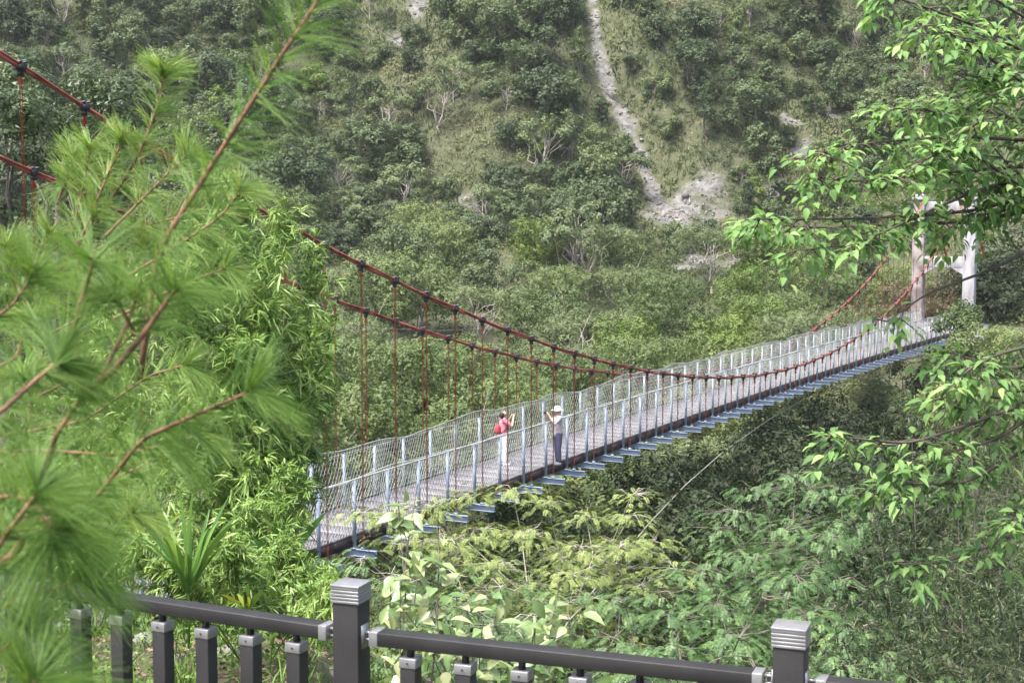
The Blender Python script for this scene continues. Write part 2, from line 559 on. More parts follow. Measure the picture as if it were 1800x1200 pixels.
def crown_leaves(r, mb, lobes, n, L, W, tint0=.2, tint1=.9, up=.5, hollow=.55, flat=1.0):
    """leaf kites filling the lobes (centre xyz, radius) of a crown"""
    lobes = np.asarray(lobes, float)
    vol = lobes[:, 3] ** 2.2
    q = 7; m_ = n // q; n = m_ * q
    li = r.choice(len(lobes), m_, p=vol / vol.sum())
    dr = rdir(r, m_, .35)
    rad = lobes[li, 3] * (hollow + (1 - hollow) * r.random(m_) ** .6) * (1 + .20 * r.normal(size=m_))
    off = dr * rad[:, None]; off[:, 2] *= flat
    ctr = lobes[li, :3] + off
    ctint = r.random(m_)
    li, dr, ctr, ctint = (np.repeat(a_, q, 0) for a_ in (li, dr, ctr, ctint))
    p = ctr + rdir(r, n) * (L * 1.05) * r.random((n, 1)) ** .5
    nn = nrm(dr * 1.1 + rdir(r, n) * .55 + np.array([0, 0, up * .8]))
    d = nrm(np.cross(nn, rdir(r, n)))
    tl = r.random(len(lobes)) * .35
    tint = np.clip(tint0 + (tint1 - tint0) * (r.random(n) * .3 + ctint * .38) + tl[li] * (tint1 - tint0), 0, 1)
    kites(mb, p, d, nn, L * r.uniform(.7, 1.3, n), W * r.uniform(.7, 1.3, n), tint)


def limb_path(r, a, b, wob=.08, k=5):
    t = np.linspace(0, 1, k)[:, None]
    p = a + (b - a) * t
    ln = np.linalg.norm(b - a)
    w = r.normal(size=(k, 3)) * wob * ln
    w[0] = 0; w[-1] = 0
    return p + w * np.sin(np.pi * t)


def make_tree(name, seed, h, rad, n_lobes, n_leaf, L, W, leaf, bark, shape='round', trunk_r=.16, hollow=.5, tint=(.15, .95), crown_lo=.35, bare=0.0):
    r = np.random.default_rng(seed)
    root = empty(name)
    lob = []
    for i in range(n_lobes):
        a = r.uniform(0, 2 * math.pi)
        if shape == 'round':
            q = r.random() ** .5
            zz = r.uniform(crown_lo, .92)
            wz = math.sqrt(max(.08, 1 - ((zz - .62) / .45) ** 2))
            c = [math.cos(a) * rad * q * .75 * wz, math.sin(a) * rad * q * .75 * wz, h * zz]
            lr = rad * r.uniform(.20, .40)
        elif shape == 'flat':
            q = r.random() ** .5
            c = [math.cos(a) * rad * q, math.sin(a) * rad * q, h * (.9 - .22 * q * r.random() - .12 * q)]
            lr = rad * r.uniform(.2, .34)
        else:   # tall
            zz = r.uniform(crown_lo, .95)
            q = r.random() * (1.1 - zz)
            c = [math.cos(a) * rad * q, math.sin(a) * rad * q, h * zz]
            lr = rad * r.uniform(.3, .45) * (1.25 - .6 * zz)
        lob.append([*c, lr])
    lob = np.array(lob)
    mb = MB()
    crown_leaves(r, mb, lob, n_leaf, L, W, *tint, hollow=hollow, flat=.55 if shape == 'flat' else .8)
    mb.build("crown", leaf, root)
    tb = MB()
    top = np.array([rad * .1 * r.normal(), rad * .1 * r.normal(), h * .72])
    tp = limb_path(r, np.array([0, 0, -.8]), top, .04, 7)
    tb.tube(tp, np.linspace(trunk_r, trunk_r * .35, 7), 6, mat=0)
    for i in range(min(n_lobes, 9)):
        k = r.integers(2, 6)
        tb.tube(limb_path(r, tp[k], lob[i, :3] + (0, 0, lob[i, 3] * (.2 + bare)), .07), np.linspace(trunk_r * .42, trunk_r * .1, 5), 4)
    for i in range(int(bare * 14)):
        k = r.integers(2, 6)
        e = lob[r.integers(len(lob)), :3] + r.normal(size=3) * rad * .3
        tb.tube(limb_path(r, tp[k], e, .1), np.linspace(trunk_r * .3, trunk_r * .07, 5), 4)
    tb.build("trunk", bark, root, smooth=True)
    return root


# ------------------------------------------------------------------ trees of the hillside
PROTO = {}
for k, (nm, args) in enumerate({
    'broad0': dict(h=6.2, rad=3.1, n_lobes=22, n_leaf=5200, L=.27, W=.17, crown_lo=.22),
    'broad1': dict(h=5.4, rad=3.5, n_lobes=26, n_leaf=5600, L=.27, W=.17, crown_lo=.22),
    'broad2': dict(h=7.2, rad=3.0, n_lobes=24, n_leaf=5400, L=.26, W=.16, crown_lo=.22),
    'small0': dict(h=4.0, rad=2.1, n_lobes=15, n_leaf=3000, L=.25, W=.15, crown_lo=.12),
    'small1': dict(h=3.4, rad=2.3, n_lobes=15, n_leaf=3000, L=.25, W=.15, crown_lo=.12),
}.items()):
    PROTO[nm] = make_tree("broadleaf_tree" if 'broad' in nm else "bushy_tree", 20 + k, leaf=M['hill_leaf'], bark=M['bark'], hollow=.55, **args)
PROTO['pale0'] = make_tree("umbrella_tree", 41, 7.0, 3.4, 16, 2600, .28, .15, M['hill_leaf_pale'], M['bark_pale'], 'flat', .14, bare=.35)
PROTO['pale1'] = make_tree("umbrella_tree", 42, 8.0, 3.0, 13, 2100, .28, .15, M['hill_leaf_pale'], M['bark_pale'], 'flat', .13, bare=.5)
PROTO['bright0'] = make_tree("bright_green_tree", 43, 4.6, 2.0, 9, 2400, .27, .17, M['hill_leaf_bright'], M['bark'], crown_lo=.25)
PROTO['conifer'] = make_tree("tapering_tree", 44, 8.5, 2.2, 18, 3200, .30, .12, M['hill_leaf'], M['bark'], 'tall', .15)
PROTO['valley0'] = make_tree("valley_tree", 51, 8.5, 4.2, 38, 13000, .21, .12, M['valley_leaf'], M['bark'], hollow=.6, bare=.5)
PROTO['valley1'] = make_tree("valley_tree", 52, 7.5, 4.6, 40, 13000, .21, .12, M['valley_leaf'], M['bark_pale'], hollow=.6, bare=.6)
PROTO['valley2'] = make_tree("valley_tree", 53, 9.5, 3.8, 38, 13000, .20, .10, M['valley_leaf'], M['bark'], hollow=.6, bare=.5)
PROTO['valley3'] = make_tree("valley_tree", 57, 8.5, 4.4, 34, 11000, .20, .08, M['hill_leaf_pale'], M['bark_pale'], 'flat', .14, bare=.6, hollow=.4)
PROTO['valley4'] = make_tree("valley_tree", 58, 8.0, 3.6, 30, 11000, .19, .12, M['hill_leaf_bright'], M['bark'], hollow=.6, bare=.3)
PROTO['dark0'] = make_tree("shade_coloured_tree", 54, 9, 4.2, 36, 17000, .19, .10, M['shade_dark_leaf'], M['bark_dark'], hollow=.7)
PROTO['dark1'] = make_tree("shade_coloured_tree", 55, 8, 4.6, 36, 17000, .19, .10, M['shade_dark_leaf'], M['bark_dark'], hollow=.5)
CM = {k: childmap(v) for k, v in PROTO.items()}
used = set()


def plant(kind, x, y, z=None, s=1.0, label=None, cat='tree', group=None, rz=None, tilt=0.06, name=None):
    if kind in used:
        o = copy_tree(PROTO[kind], CM[kind])
    else:
        o = PROTO[kind]; used.add(kind)
    o.location = (x, y, float(H(x, y)) - .9 * s if z is None else z)
    o.rotation_euler = (random.uniform(-tilt, tilt), random.uniform(-tilt, tilt), random.uniform(0, 6.28) if rz is None else rz)
    o.scale = (s * random.uniform(.92, 1.08), s * random.uniform(.92, 1.08), s * random.uniform(.88, 1.12))
    if name: o.name = name
    tag(o, label, cat, group)
    return o


def inside(px, py, poly):
    c = np.zeros(np.shape(px), bool)
    n = len(poly)
    for i in range(n):
        x1, y1 = poly[i]; x2, y2 = poly[(i + 1) % n]
        cond = ((y1 > py) != (y2 > py)) & (px < (x2 - x1) * (py - y1) / (y2 - y1 + 1e-9) + x1)
        c ^= cond
    return c


# open, mostly treeless parts of the slope (as regions of the mountain side, in photo pixels of their ground)
OPEN = [
    [(610, -60), (790, -60), (800, 60), (860, 150), (850, 250), (740, 255), (680, 170), (600, 60)],
    [(1000, -60), (1185, -60), (1210, 110), (1195, 200), (1250, 290), (1290, 400), (1110, 410), (1110, 270), (1060, 130)],
    [(760, 330), (860, 340), (1000, 410), (1330, 405), (1390, 430), (1300, 450), (1150, 440), (980, 440), (860, 420)],
    [(1330, 170), (1420, 160), (1520, 230), (1440, 300), (1400, 370), (1370, 300)],
    [(1345, 30), (1385, 30), (1400, 200), (1370, 200)],
]
DENSE = [
    [(0, 0), (600, 0), (640, 120), (640, 330), (560, 430), (0, 430)],
    [(790, 0), (1040, 0), (1060, 150), (1030, 230), (900, 230), (800, 120)],
    [(620, 200), (760, 260), (800, 330), (700, 420), (600, 420)],
    [(840, 230), (1060, 230), (1100, 330), (1080, 400), (900, 380)],
    [(1190, 20), (1340, 20), (1370, 200), (1340, 330), (1250, 280), (1200, 180)],
    [(1400, 0), (1800, 0), (1800, 280), (1560, 280), (1460, 150)],
]


def openness(px, py):
    o = np.zeros(np.shape(px), bool)
    for q in OPEN: o |= inside(px, py, q)
    return o


def denseness(px, py):
    o = np.zeros(np.shape(px), bool)
    for q in DENSE: o |= inside(px, py, q)
    return o


r = np.random.default_rng(11)
pts = []
tries = 0
while len(pts) < 560 and tries < 160000:
    tries += 1
    y = r.uniform(146, 212); a = r.uniform(-.40, .40)
    x = a * y
    z = float(H(x, y))
    px, py = project([x, y, z + 2]); px, py = px[0], py[0]
    if not (-60 < px < 1860 and -90 < py): continue
    if openness(px, py) and r.random() > .03: continue
    if rockiness(x, y) > .3: continue
    gx = np.interp(py + 12, [60, 120, 190, 250, 310, 380], [1050, 1068, 1105, 1128, 1150, 1165])
    if (abs(px - gx) < 44 and py < 395) or (1090 < px < 1300 and 325 < py < 405): continue
    dn = bool(denseness(px, py))
    if not dn and r.random() > .7: continue
    md = 2.7 if dn else 3.2
    if any((x - q[0]) ** 2 + (y - q[1]) ** 2 < md * md for q in pts): continue
    pts.append((x, y, dn, px, py))
GH = 'trees of the wood on the far hillside'
for (x, y, dn, px, py) in pts:
    u = r.random()
    if u < .09:
        plant(random.choice(['pale0', 'pale1']), x, y, s=r.uniform(.65, .95), label='flat topped pale tree with thin whitish limbs on the far hillside', group='pale umbrella trees of the far hillside')
    elif u < .17:
        plant('bright0', x, y, s=r.uniform(.7, 1.1), label='small yellow green tree standing out of the wood on the far hillside', group='yellow green trees of the far hillside')
    elif u < .24:
        plant('conifer', x, y, s=r.uniform(.6, .95), label='narrow dark tree tapering to a point on the far hillside', group='narrow trees of the far hillside')
    elif dn and u < .86:
        plant(random.choice(['broad0', 'broad1', 'broad2']), x, y, s=r.uniform(.6, 1.1) + (.35 if r.random() < .25 else 0), label='rounded dark green tree in the dense wood of the far hillside', group=GH)
    else:
        plant(random.choice(['small0', 'small1']), x, y, s=r.uniform(.7, 1.15), label='low bushy green tree on the far hillside', group='low bushy trees of the far hillside')

# pale trunked trees that stand out (photo positions of their feet)
for (px, py, s, lab) in ((715, 400, 1.15, 'slender white trunked tree above the middle of the red cables'),
                         (955, 335, 1.15, 'pale tree with white forked limbs left of the rock slide'),
                         (1095, 345, .85, 'pale tree with bare whitish limbs nearest the rock slide'),
                         (1012, 525, 1.15, 'leaning white forked tree below the grassy terrace'),
                         (935, 545, .7, 'thin pale tree just left of the leaning white forked tree'),
                         (640, 560, 1.0, 'white limbed tree behind the upper red cable')):
    p = ground_hit(px, py, 90)
    plant('pale1' if s > 1 else 'pale0', p[0], p[1], s=s, label=lab)

# valley trees between the bridge and the terrace: their tops make the light green wood
pts2 = []
tries = 0
while len(pts2) < 120 and tries < 60000:
    tries += 1
    y = 62 + 84 * r.random() ** .9; a = r.uniform(-.40, .38); x = a * y
    if abs((x - 1.7) * .89 - (y - 44.3) * .456) < 6.5 and x > -15: continue
    if x > 22 and 84 < y < 116: continue
    if y > 142 and abs(x - 12) < 32: continue
    if y > 130 and 9 < x < 24: continue
    z = float(H(x, y))
    px, py = project([x, y, z + 7]); px, py = px[0], py[0]
    if not (-100 < px < 1800) : continue
    md = 4.6 if y < 110 else 4.2
    if any((x - q[0]) ** 2 + (y - q[1]) ** 2 < md * md for q in pts2): continue
    pts2.append((x, y))
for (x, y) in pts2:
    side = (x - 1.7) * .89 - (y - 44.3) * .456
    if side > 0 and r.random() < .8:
        plant(random.choice(['dark0', 'dark1']), x, y, s=r.uniform(.65, .9), label='tree with shade painted into its leaf colour in the gorge to the right of the bridge', group='dark trees beside the bridge')
    elif y > 118:
        plant(random.choice(['broad2', 'broad1', 'valley1', 'valley3', 'broad0', 'valley4']), x, y, s=r.uniform(.7, 1.0), label='green tree below the grassy terrace of the far slope', group='trees below the grassy terrace')
    else:
        sc = r.uniform(.65, .95)
        plant(random.choice(['valley0', 'valley1', 'valley2', 'valley3', 'valley4']), x, y, s=sc, label='light green leafy tree of the valley wood behind the bridge', group='light green trees behind the bridge')

# trees of the gorge, shade put into their leaf colour, under and in front of the bridge; heights given by their tops
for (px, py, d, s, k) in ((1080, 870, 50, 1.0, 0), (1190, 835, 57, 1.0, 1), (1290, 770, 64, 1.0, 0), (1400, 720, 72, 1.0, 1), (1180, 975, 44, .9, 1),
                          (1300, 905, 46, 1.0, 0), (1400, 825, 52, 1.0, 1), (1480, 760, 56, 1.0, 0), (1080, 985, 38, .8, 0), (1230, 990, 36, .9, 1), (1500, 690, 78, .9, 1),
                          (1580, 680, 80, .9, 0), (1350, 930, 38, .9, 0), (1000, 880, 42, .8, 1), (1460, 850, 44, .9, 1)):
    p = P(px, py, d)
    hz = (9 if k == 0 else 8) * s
    plant('dark%d' % k, p[0], p[1], z=p[2] - hz * .98, s=s, label='tree with shade painted into its leaf colour in the gorge below the bridge', group='dark trees below the bridge', tilt=.03)
# olive trees just behind the deck, left part
for (px, py, d, s, k) in ((610, 690, 58, .8, 1), (700, 640, 66, .8, 0), (770, 700, 60, .7, 2), (850, 690, 64, .8, 1), (560, 600, 70, .9, 0), (930, 670, 72, .7, 2), (650, 600, 80, .8, 1), (1010, 640, 78, .7, 0), (1100, 610, 86, .75, 1), (1190, 600, 92, .75, 2), (800, 590, 84, .8, 0), (1290, 580, 98, .7, 1), (1380, 570, 104, .7, 0), (500, 680, 52, .8, 0)):
    p = P(px, py, d)
    hz = (8.5, 7.5, 9.5)[k] * s
    z0 = min(p[2] - hz * .95, float(H(p[0], p[1])) + .5)
    plant('valley%d' % k, p[0], p[1], z=p[2] - hz * .95, s=s, label='light green leafy tree of the valley wood behind the bridge', group='light green trees behind the bridge', tilt=.03)

# large dark tree behind the red cables on the left, trees around the tower
for (nm, seed, px, py, d, h, rad, nl, nf, L, W, leaf, lab) in (
        ('spreading_tree', 61, 105, 85, 44, 11, 2.9, 26, 17000, .16, .06, 'darkbamboo_leaf', 'big dense tree with drooping leaves behind the red cables at left'),
        ('spreading_tree', 62, -10, 30, 40, 12, 2.2, 20, 9000, .16, .06, 'darkbamboo_leaf', 'dense tree cut by the upper left edge of the photo'),
        ('dark_tree', 63, 1880, 300, 112, 15, 6.5, 30, 15000, .32, .14, 'shade_dark_leaf', 'large dark tree to the right of the bridge tower'),
        ('dark_tree', 64, 1745, 440, 106, 10, 4.5, 22, 9000, .32, .14, 'shade_dark_leaf', 'dark tree right behind the bridge tower'),
        ('leafy_bush', 65, 1690, 535, 84, 5, 2.6, 16, 8000, .22, .10, 'valley_leaf', 'yellow green bush in front of the foot of the tower'),
        ('leafy_bush', 66, 1765, 560, 76, 6, 2.9, 16, 8500, .22, .07, 'valley_leaf', 'grassy pale bush at the right edge below the tower'),
        ('leafy_bush', 67, 1570, 500, 110, 7, 4.0, 22, 9000, .22, .10, 'brown_leaf', 'brown dry bush left of the tower foot'),
        ('leafy_bush', 69, 1660, 485, 114, 7, 3.6, 22, 9000, .22, .10, 'brown_leaf', 'brown dry bush seen between the legs of the tower'),
        ('leafy_bush', 76, 1590, 640, 90, 5, 3.4, 20, 9000, .20, .09, 'shade_dark_leaf', 'dark bush under the far end of the deck'),
        ('leafy_bush', 77, 1500, 668, 84, 5, 3.6, 20, 9000, .20, .09, 'scrub', 'brownish green bush under the far third of the deck'),
        ('leafy_bush', 78, 1630, 690, 80, 6, 3.4, 20, 9000, .20, .09, 'scrub', 'olive bush below the dark bush at the end of the deck'),
        ('leafy_bush', 68, 1720, 620, 62, 6, 2.4, 16, 8500, .2, .09, 'valley_leaf', 'light green bush hiding the end of the bridge')):
    p = P(px, py, d)
    t = make_tree(nm, seed, h, rad, nl, nf, L, W, M[leaf], M['bark'], 'round', .2, crown_lo=.15 if 'bush' in nm else .3, hollow=.4)
    t.location = (p[0], p[1], p[2] - h * 1.0)
    tag(t, lab, 'bush' if 'bush' in nm else 'tree')

# ------------------------------------------------------------------ scrub and grass on the open ground (uncountable)
def scatter_scrub():
    mb = MB()
    r = np.random.default_rng(5)
    n = 16000
    y = np.concatenate([r.uniform(140, 215, int(n * .8)), r.uniform(60, 140, n - int(n * .8))]); x = r.uniform(-.40, .40, n) * y
    z = H(x, y)
    px, py = project(np.stack([x, y, z], 1))
    op = openness(px, py); rk = rockiness(x, y)
    keep = (rk < .35 + .5 * (r.random(n) < .25)) & (px > -80) & (px < 1880) & (py > -80)
    keep &= ~(np.abs((x - 1.7) * .89 - (y - 44.3) * .456) < 3.0) | (y > 110)
    x, y, z, op = x[keep], y[keep], z[keep], op[keep]
    dry = np.clip(fbm(x / 9, y / 9, 3) * 1.5 - .48 + .26 * op, 0, 1)
    big = r.random(len(x))
    rad = np.where(op, r.uniform(.25, .8, len(x)), r.uniform(.4, 1.5, len(x)))
    for k in range(len(x)):
        m = int(20 + 34 * rad[k])
        dr = rdir(r, m, .5); dr[:, 2] = np.abs(dr[:, 2])
        p = np.array([x[k], y[k], z[k] - .1]) + dr * rad[k] * np.array([1, 1, .8]) * r.uniform(.5, 1.05, (m, 1))
        nn = nrm(dr + rdir(r, m) * .6)
        kites(mb, p, nrm(np.cross(nn, rdir(r, m))), nn, r.uniform(.18, .34, m), r.uniform(.10, .19, m), np.clip(dry[k] * .8 + r.uniform(-.1, .15, m) + .05, 0, 1))
    tag(mb.build("hillside_scrub", M['scrub']), kind='stuff')
    # grass tufts
    gb = MB()
    n = 120000
    y = r.uniform(138, 218, n); x = r.uniform(-.36, .36, n) * y
    z = H(x, y)
    px, py = project(np.stack([x, y, z], 1))
    keep = (rockiness(x, y) < .4) & (openness(px, py) | (r.random(n) < .35))
    x, y, z = x[keep], y[keep], z[keep]; n = len(x)
    dry = np.clip(fbm(x / 6 + 5, y / 6, 3) * 1.7 - .48, 0, 1)
    d = rdir(r, n) * .55 + np.array([0, 0, 1.0])
    kites(gb, np.stack([x, y, z - .05], 1), d, rdir(r, n), r.uniform(.35, .85, n), r.uniform(.10, .22, n), np.clip(dry + r.uniform(-.15, .15, n), 0, 1))
    tag(gb.build("hillside_grass", M['scrub']), kind='stuff')
scatter_scrub()


def scatter_rocks():
    mb = MB()
    r = np.random.default_rng(9)
    pts = []
    for i in range(40000):
        y = r.uniform(146, 214); x = r.uniform(-.3, .36) * y
        if rockiness(x, y) > r.uniform(.25, 1.0): pts.append((x, y))
    pts = pts[:4200]
    base = nrm(np.array([[0, 0, 1], [1, 0, .1], [.3, .95, 0], [-.8, .6, .1], [-.8, -.6, -.1], [.3, -.95, .1], [0, 0, -1.0]]))
    f = [[0, 1, 2], [0, 2, 3], [0, 3, 4], [0, 4, 5], [0, 5, 1], [6, 2, 1], [6, 3, 2], [6, 4, 3], [6, 5, 4], [6, 1, 5]]
    for x, y in pts:
        s = r.uniform(.08, .3) if r.random() < .95 else r.uniform(.3, .6)
        v = base * r.uniform(.35, 1.3, (7, 1)) * s * r.uniform(.5, 1.3, (1, 3))
        mb.add(v + np.array([x, y, float(H(x, y))]), f, r.random())
    tag(mb.build("scree_stones", M['rock']), kind='stuff')
scatter_rocks()

# ------------------------------------------------------------------ the bridge
U = np.array([.4560, .8900, 0]); U = U / np.linalg.norm(U)
V = np.array([U[1], -U[0], 0])           # towards the near side
N0 = np.array([1.70, 44.3, 0])
WD = 2.0                                  # deck width
def B(t, lat, z):
    return N0 + U * t + V * lat + np.array([0, 0, z])
def unplane(px, py, lat):
    """photo pixel -> (t, z) on the vertical plane lateral lat"""
    d = ray(px, py); C = np.array([0, 0, CZ]); O = N0 + V * lat
    k = ((O - C) @ V) / (d @ V)
    p = C + d * k
    return (p - N0) @ U, p[2]
LATN, LATF = .34, -WD - .34
near_c = [unplane(x, y, LATN) for x, y in ((-420, -165), (0, 95), (55, 135), (190, 212), (450, 365), (585, 440), (652, 472), (720, 506), (775, 530), (882, 577), (968, 607), (1045, 632), (1140, 655), (1220, 662), (1290, 663), (1372, 652), (1450, 625), (1520, 580), (1585, 525))]
far_c = [unplane(x, y, LATF) for x, y in ((-300, 95), (0, 275), (105, 322), (415, 462), (570, 522), (655, 553), (752, 583), (845, 613), (930, 632), (1020, 648), (1090, 655), (1170, 659), (1250, 650), (1350, 622), (1450, 570), (1525, 490))]
T0, T1, TT = -26.4, 60.6, 62.5
allc = np.array(near_c[1:] + far_c[1:])
co = np.polyfit(allc[:, 0], allc[:, 1], 2)
def czn(t, pts):
    a = np.array(pts); 
    return .5 * np.interp(t, a[:, 0], a[:, 1]) + .5 * np.polyval(co, t)
cpoly_n = np.polyfit(*np.array(near_c[1:] + [(TT, 8.5)]).T, 4)
cpoly_f = np.polyfit(*np.array(far_c[1:] + [(TT, 8.5)]).T, 4)
print("cable fit", co, cpoly_n, cpoly_f, [tuple(np.round(c, 2)) for c in near_c], [tuple(np.round(c, 2)) for c in far_c])
deck_img = [unplane(x, y, .1) for x, y in ((622, 962), (989, 829), (1025, 817), (1151, 768), (1252, 732), (1331, 705), (1400, 681), (1500, 648), (1567, 624), (1638, 604))]
dk = np.array(deck_img)
dz = np.polyfit(dk[:, 0], dk[:, 1] + .30, 2)
print("deck", np.round(dk, 2), dz)
def DZ(t):
    t = np.clip(t, -20, 60)
    return np.polyval(dz, t)
ANG = math.atan2(U[1], U[0])
RB = np.array([U, -V, [0, 0, 1]]).T        # local x along, y towards far side, z up

bridge = empty("suspension_bridge", tuple(B(T0, -WD / 2, 0)))
bridge.rotation_euler = (0, 0, 0)
BO = np.array(bridge.location)
tag(bridge, 'long pedestrian suspension bridge with red cables and wire netted railings over the gorge', 'suspension bridge')
tk = 6.95 + 1.45 * np.arange(-23, 38)
tk = tk[(tk > T0) & (tk < T1)]


def bb(mb, name, mat, parent=bridge, smooth=False):
    mb.v = [v - BO for v in mb.v]
    return mb.build(name, mat, parent, smooth)


# deck: plates with thin joints
ts = np.arange(T0, T1 + .01, .725)
d = MB()
for a, b in zip(ts[:-1], ts[1:]):
    a2, b2 = a + .0015, b - .0015
    za, zb = DZ(a), DZ(b)
    v = [B(a2, 0, za), B(b2, 0, zb), B(b2, -WD, zb), B(a2, -WD, za)]
    w = [p - np.array([0, 0, .05]) for p in v]
    d.add(v + w, [[0, 1, 2, 3], [7, 6, 5, 4], [0, 4, 5, 1], [1, 5, 6, 2], [2, 6, 7, 3], [3, 7, 4, 0]], random.random())
bb(d, "deck", M['deck'])
for lat in (-.02, -WD + .02):
    s = MB()
    for a, b in zip(ts[:-1], ts[1:]):
        c = (B(a, lat, DZ(a) - .17) + B(b, lat, DZ(b) - .17)) / 2
        s.box(c, (np.linalg.norm(B(b, lat, DZ(b)) - B(a, lat, DZ(a))), .08, .22), RB)
    bb(s, "edge_stringer", M['stringer'])


def stuffy(n):
    return n

# cross beams (I profile) with brackets
def beam_mb(t):
    m = MB(); z = DZ(t) - .30
    Lh = WD + 1.4
    for dz_, th, w in ((-.010, .018, .12), (-.085, .132, .012), (-.160, .018, .12)):
        m.box(B(t, -WD / 2, z + dz_), (w, Lh, th), RB)
    for lat in (.34, LATF):
        m.box(B(t, lat, z + .03), (.09, .09, .05), RB)
        m.tube([B(t, lat, z + .05), B(t, lat, z + .16)], [.035, .02], 6)
    return m
for t in tk:
    bb(beam_mb(t), "cross_beam", M['steel'])

# railing posts: near side each one, far side each one up to the hundred that show
show = [(t, .1) for t in tk if t > -18.5] + [(t, -WD - .1) for t in tk if t > -18.5]
show.sort(key=lambda q: q[0])
rest = [(t, l) for t in tk if t <= -18.5 for l in (.1, -WD - .1)]
over = show[98:]; show = show[:98]
def post_mb(m, t, lat):
    z = DZ(t)
    zt = z + 1.30
    zb = z - .30
    m.box(B(t, lat, (zt + zb) / 2), (.075, .055, zt - zb), RB)
    m.box(B(t, lat, zb + .012), (.14, .12, .016), RB)
for t, lat in show:
    m = MB(); post_mb(m, t, lat); bb(m, "post", M['steel'])
m = MB()
for t, lat in rest + over: post_mb(m, t, lat)
o = bb(m, "post", M['steel']); tag(o, kind='stuff')

def wavy(t, lat):
    a = .05 * math.sin(t * 1.1 + lat) + .05 * math.sin(t * .53 + 2 * lat) + .03 * math.sin(t * 2.3)
    return a
for lat in (.1, -WD - .1):
    m = MB()
    tt = np.arange(T0, T1, .5)
    m.tube([B(t, lat, DZ(t) + 1.31) for t in tt], .02 if lat > 0 else .008, 6)
    bb(m, "handrail", M['wire'])
    # chain link netting: two sets of slanted zigzag wires, bulging between the posts
    m = MB()
    hgt = 1.30 if lat > 0 else 1.42
    inn = lat - .045 if lat > 0 else lat + .045
    step = .125; run = .72
    K = 5
    tops = []
    for sgn in (1, -1):
        t = T0
        while t < T1:
            pts = []
            for k in range(K + 1):
                u = k / K
                tx = t + sgn * run * (u - .5)
                zt = hgt + (wavy(tx, lat) * (.9 if lat < 0 else .5)) * u * u
                bul = .10 * math.sin(math.pi * u) * math.sin(tx * 4.3 / 2) ** 2 + wavy(tx * 1.7, lat) * u
                pts.append(B(tx, inn + bul * .8, DZ(tx) + .02 + zt * u))
            rr = .0066 if t < 20 else .0065
            m.tube(pts, rr, 3, cap=False)
            t += step
    tt = np.arange(T0, T1, .3)
    for u in (0.02, 1.0):
        m.tube([B(t, inn + (wavy(t * 1.7, lat) * u) * .8, DZ(t) + .02 + (hgt + wavy(t, lat) * (.9 if lat < 0 else .5) * u * u) * u) for t in tt], .011 if u == 1 else .006, 4)
    bb(m, "netting", M['wire'])

# main cables: a bundle of three ropes each
for lat, cpn in ((LATN, cpoly_n), (LATF, cpoly_f)):
    m = MB()
    tt = np.concatenate([[-34, -30], np.arange(T0 - 1, TT, .8), [TT]])
    for (a, b, rr) in ((-.026, .018, .024), (.026, .018, .024), (0, -.026, .024)):
        m.tube([B(t, lat + a, np.polyval(cpn, t) + b + .02 * math.sin(t * 1.7 + a * 60)) for t in tt], rr, 6)
    # backstay beyond the far tower
    for a in (-.05, .05):
        m.tube([B(TT, lat + a, np.polyval(cpn, TT)), B(TT + 14, lat + a, 1.0)], .05, 6)
    bb(m, "main_cable", M['cable_red'], smooth=True)
# clamps and hangers
hs = sorted([(t, l) for t in tk for l in (LATN, LATF)], key=lambda q: (q[0] < -22, q[0]))
def hanger_mb(m, t, lat):
    cpn = cpoly_n if lat > 0 else cpoly_f
    zt, zb = np.polyval(cpn, t) - .14, DZ(t) - .16
    if zt - zb < .15: zt = zb + .15
    for o_ in (-.022, .022):
        m.tube([B(t + o_, lat, zb), B(t + o_, lat, zt - .12)], .008, 5)
    m.tube([B(t, lat, zt - .14), B(t, lat, zt)], [.05, .02], 6)
    m.tube([B(t, lat, zb), B(t, lat, zb + .18)], .03, 6)
def clamp_mb(m, t, lat):
    cpn = cpoly_n if lat > 0 else cpoly_f
    z = np.polyval(cpn, t)
    sl = np.polyval(np.polyder(cpn), t)
    ux = nrm(U + np.array([0, 0, sl])); uz = nrm(np.cross(ux, -V)); 
    Rm = np.array([ux, -V, uz]).T
    m.box(B(t, lat, z), (.14, .14, .13), Rm)
    m.box(B(t, lat, z - .10), (.08, .07, .10), RB)
    for a in (-.06, .06):
        m.box(B(t + a, lat, z + .085), (.025, .19, .03), Rm)
main, extra = hs[:96], hs[96:]
for t, lat in main:
    m = MB(); hanger_mb(m, t, lat); bb(m, "hanger", M['hanger_red'])
    m = MB(); clamp_mb(m, t, lat); bb(m, "cable_clamp", M['clamp'])
m = MB(); m2 = MB()
for t, lat in extra: hanger_mb(m, t, lat); clamp_mb(m2, t, lat)
tag(bb(m, "hanger", M['hanger_red']), kind='stuff'); tag(bb(m2, "cable_clamp", M['clamp']), kind='stuff')

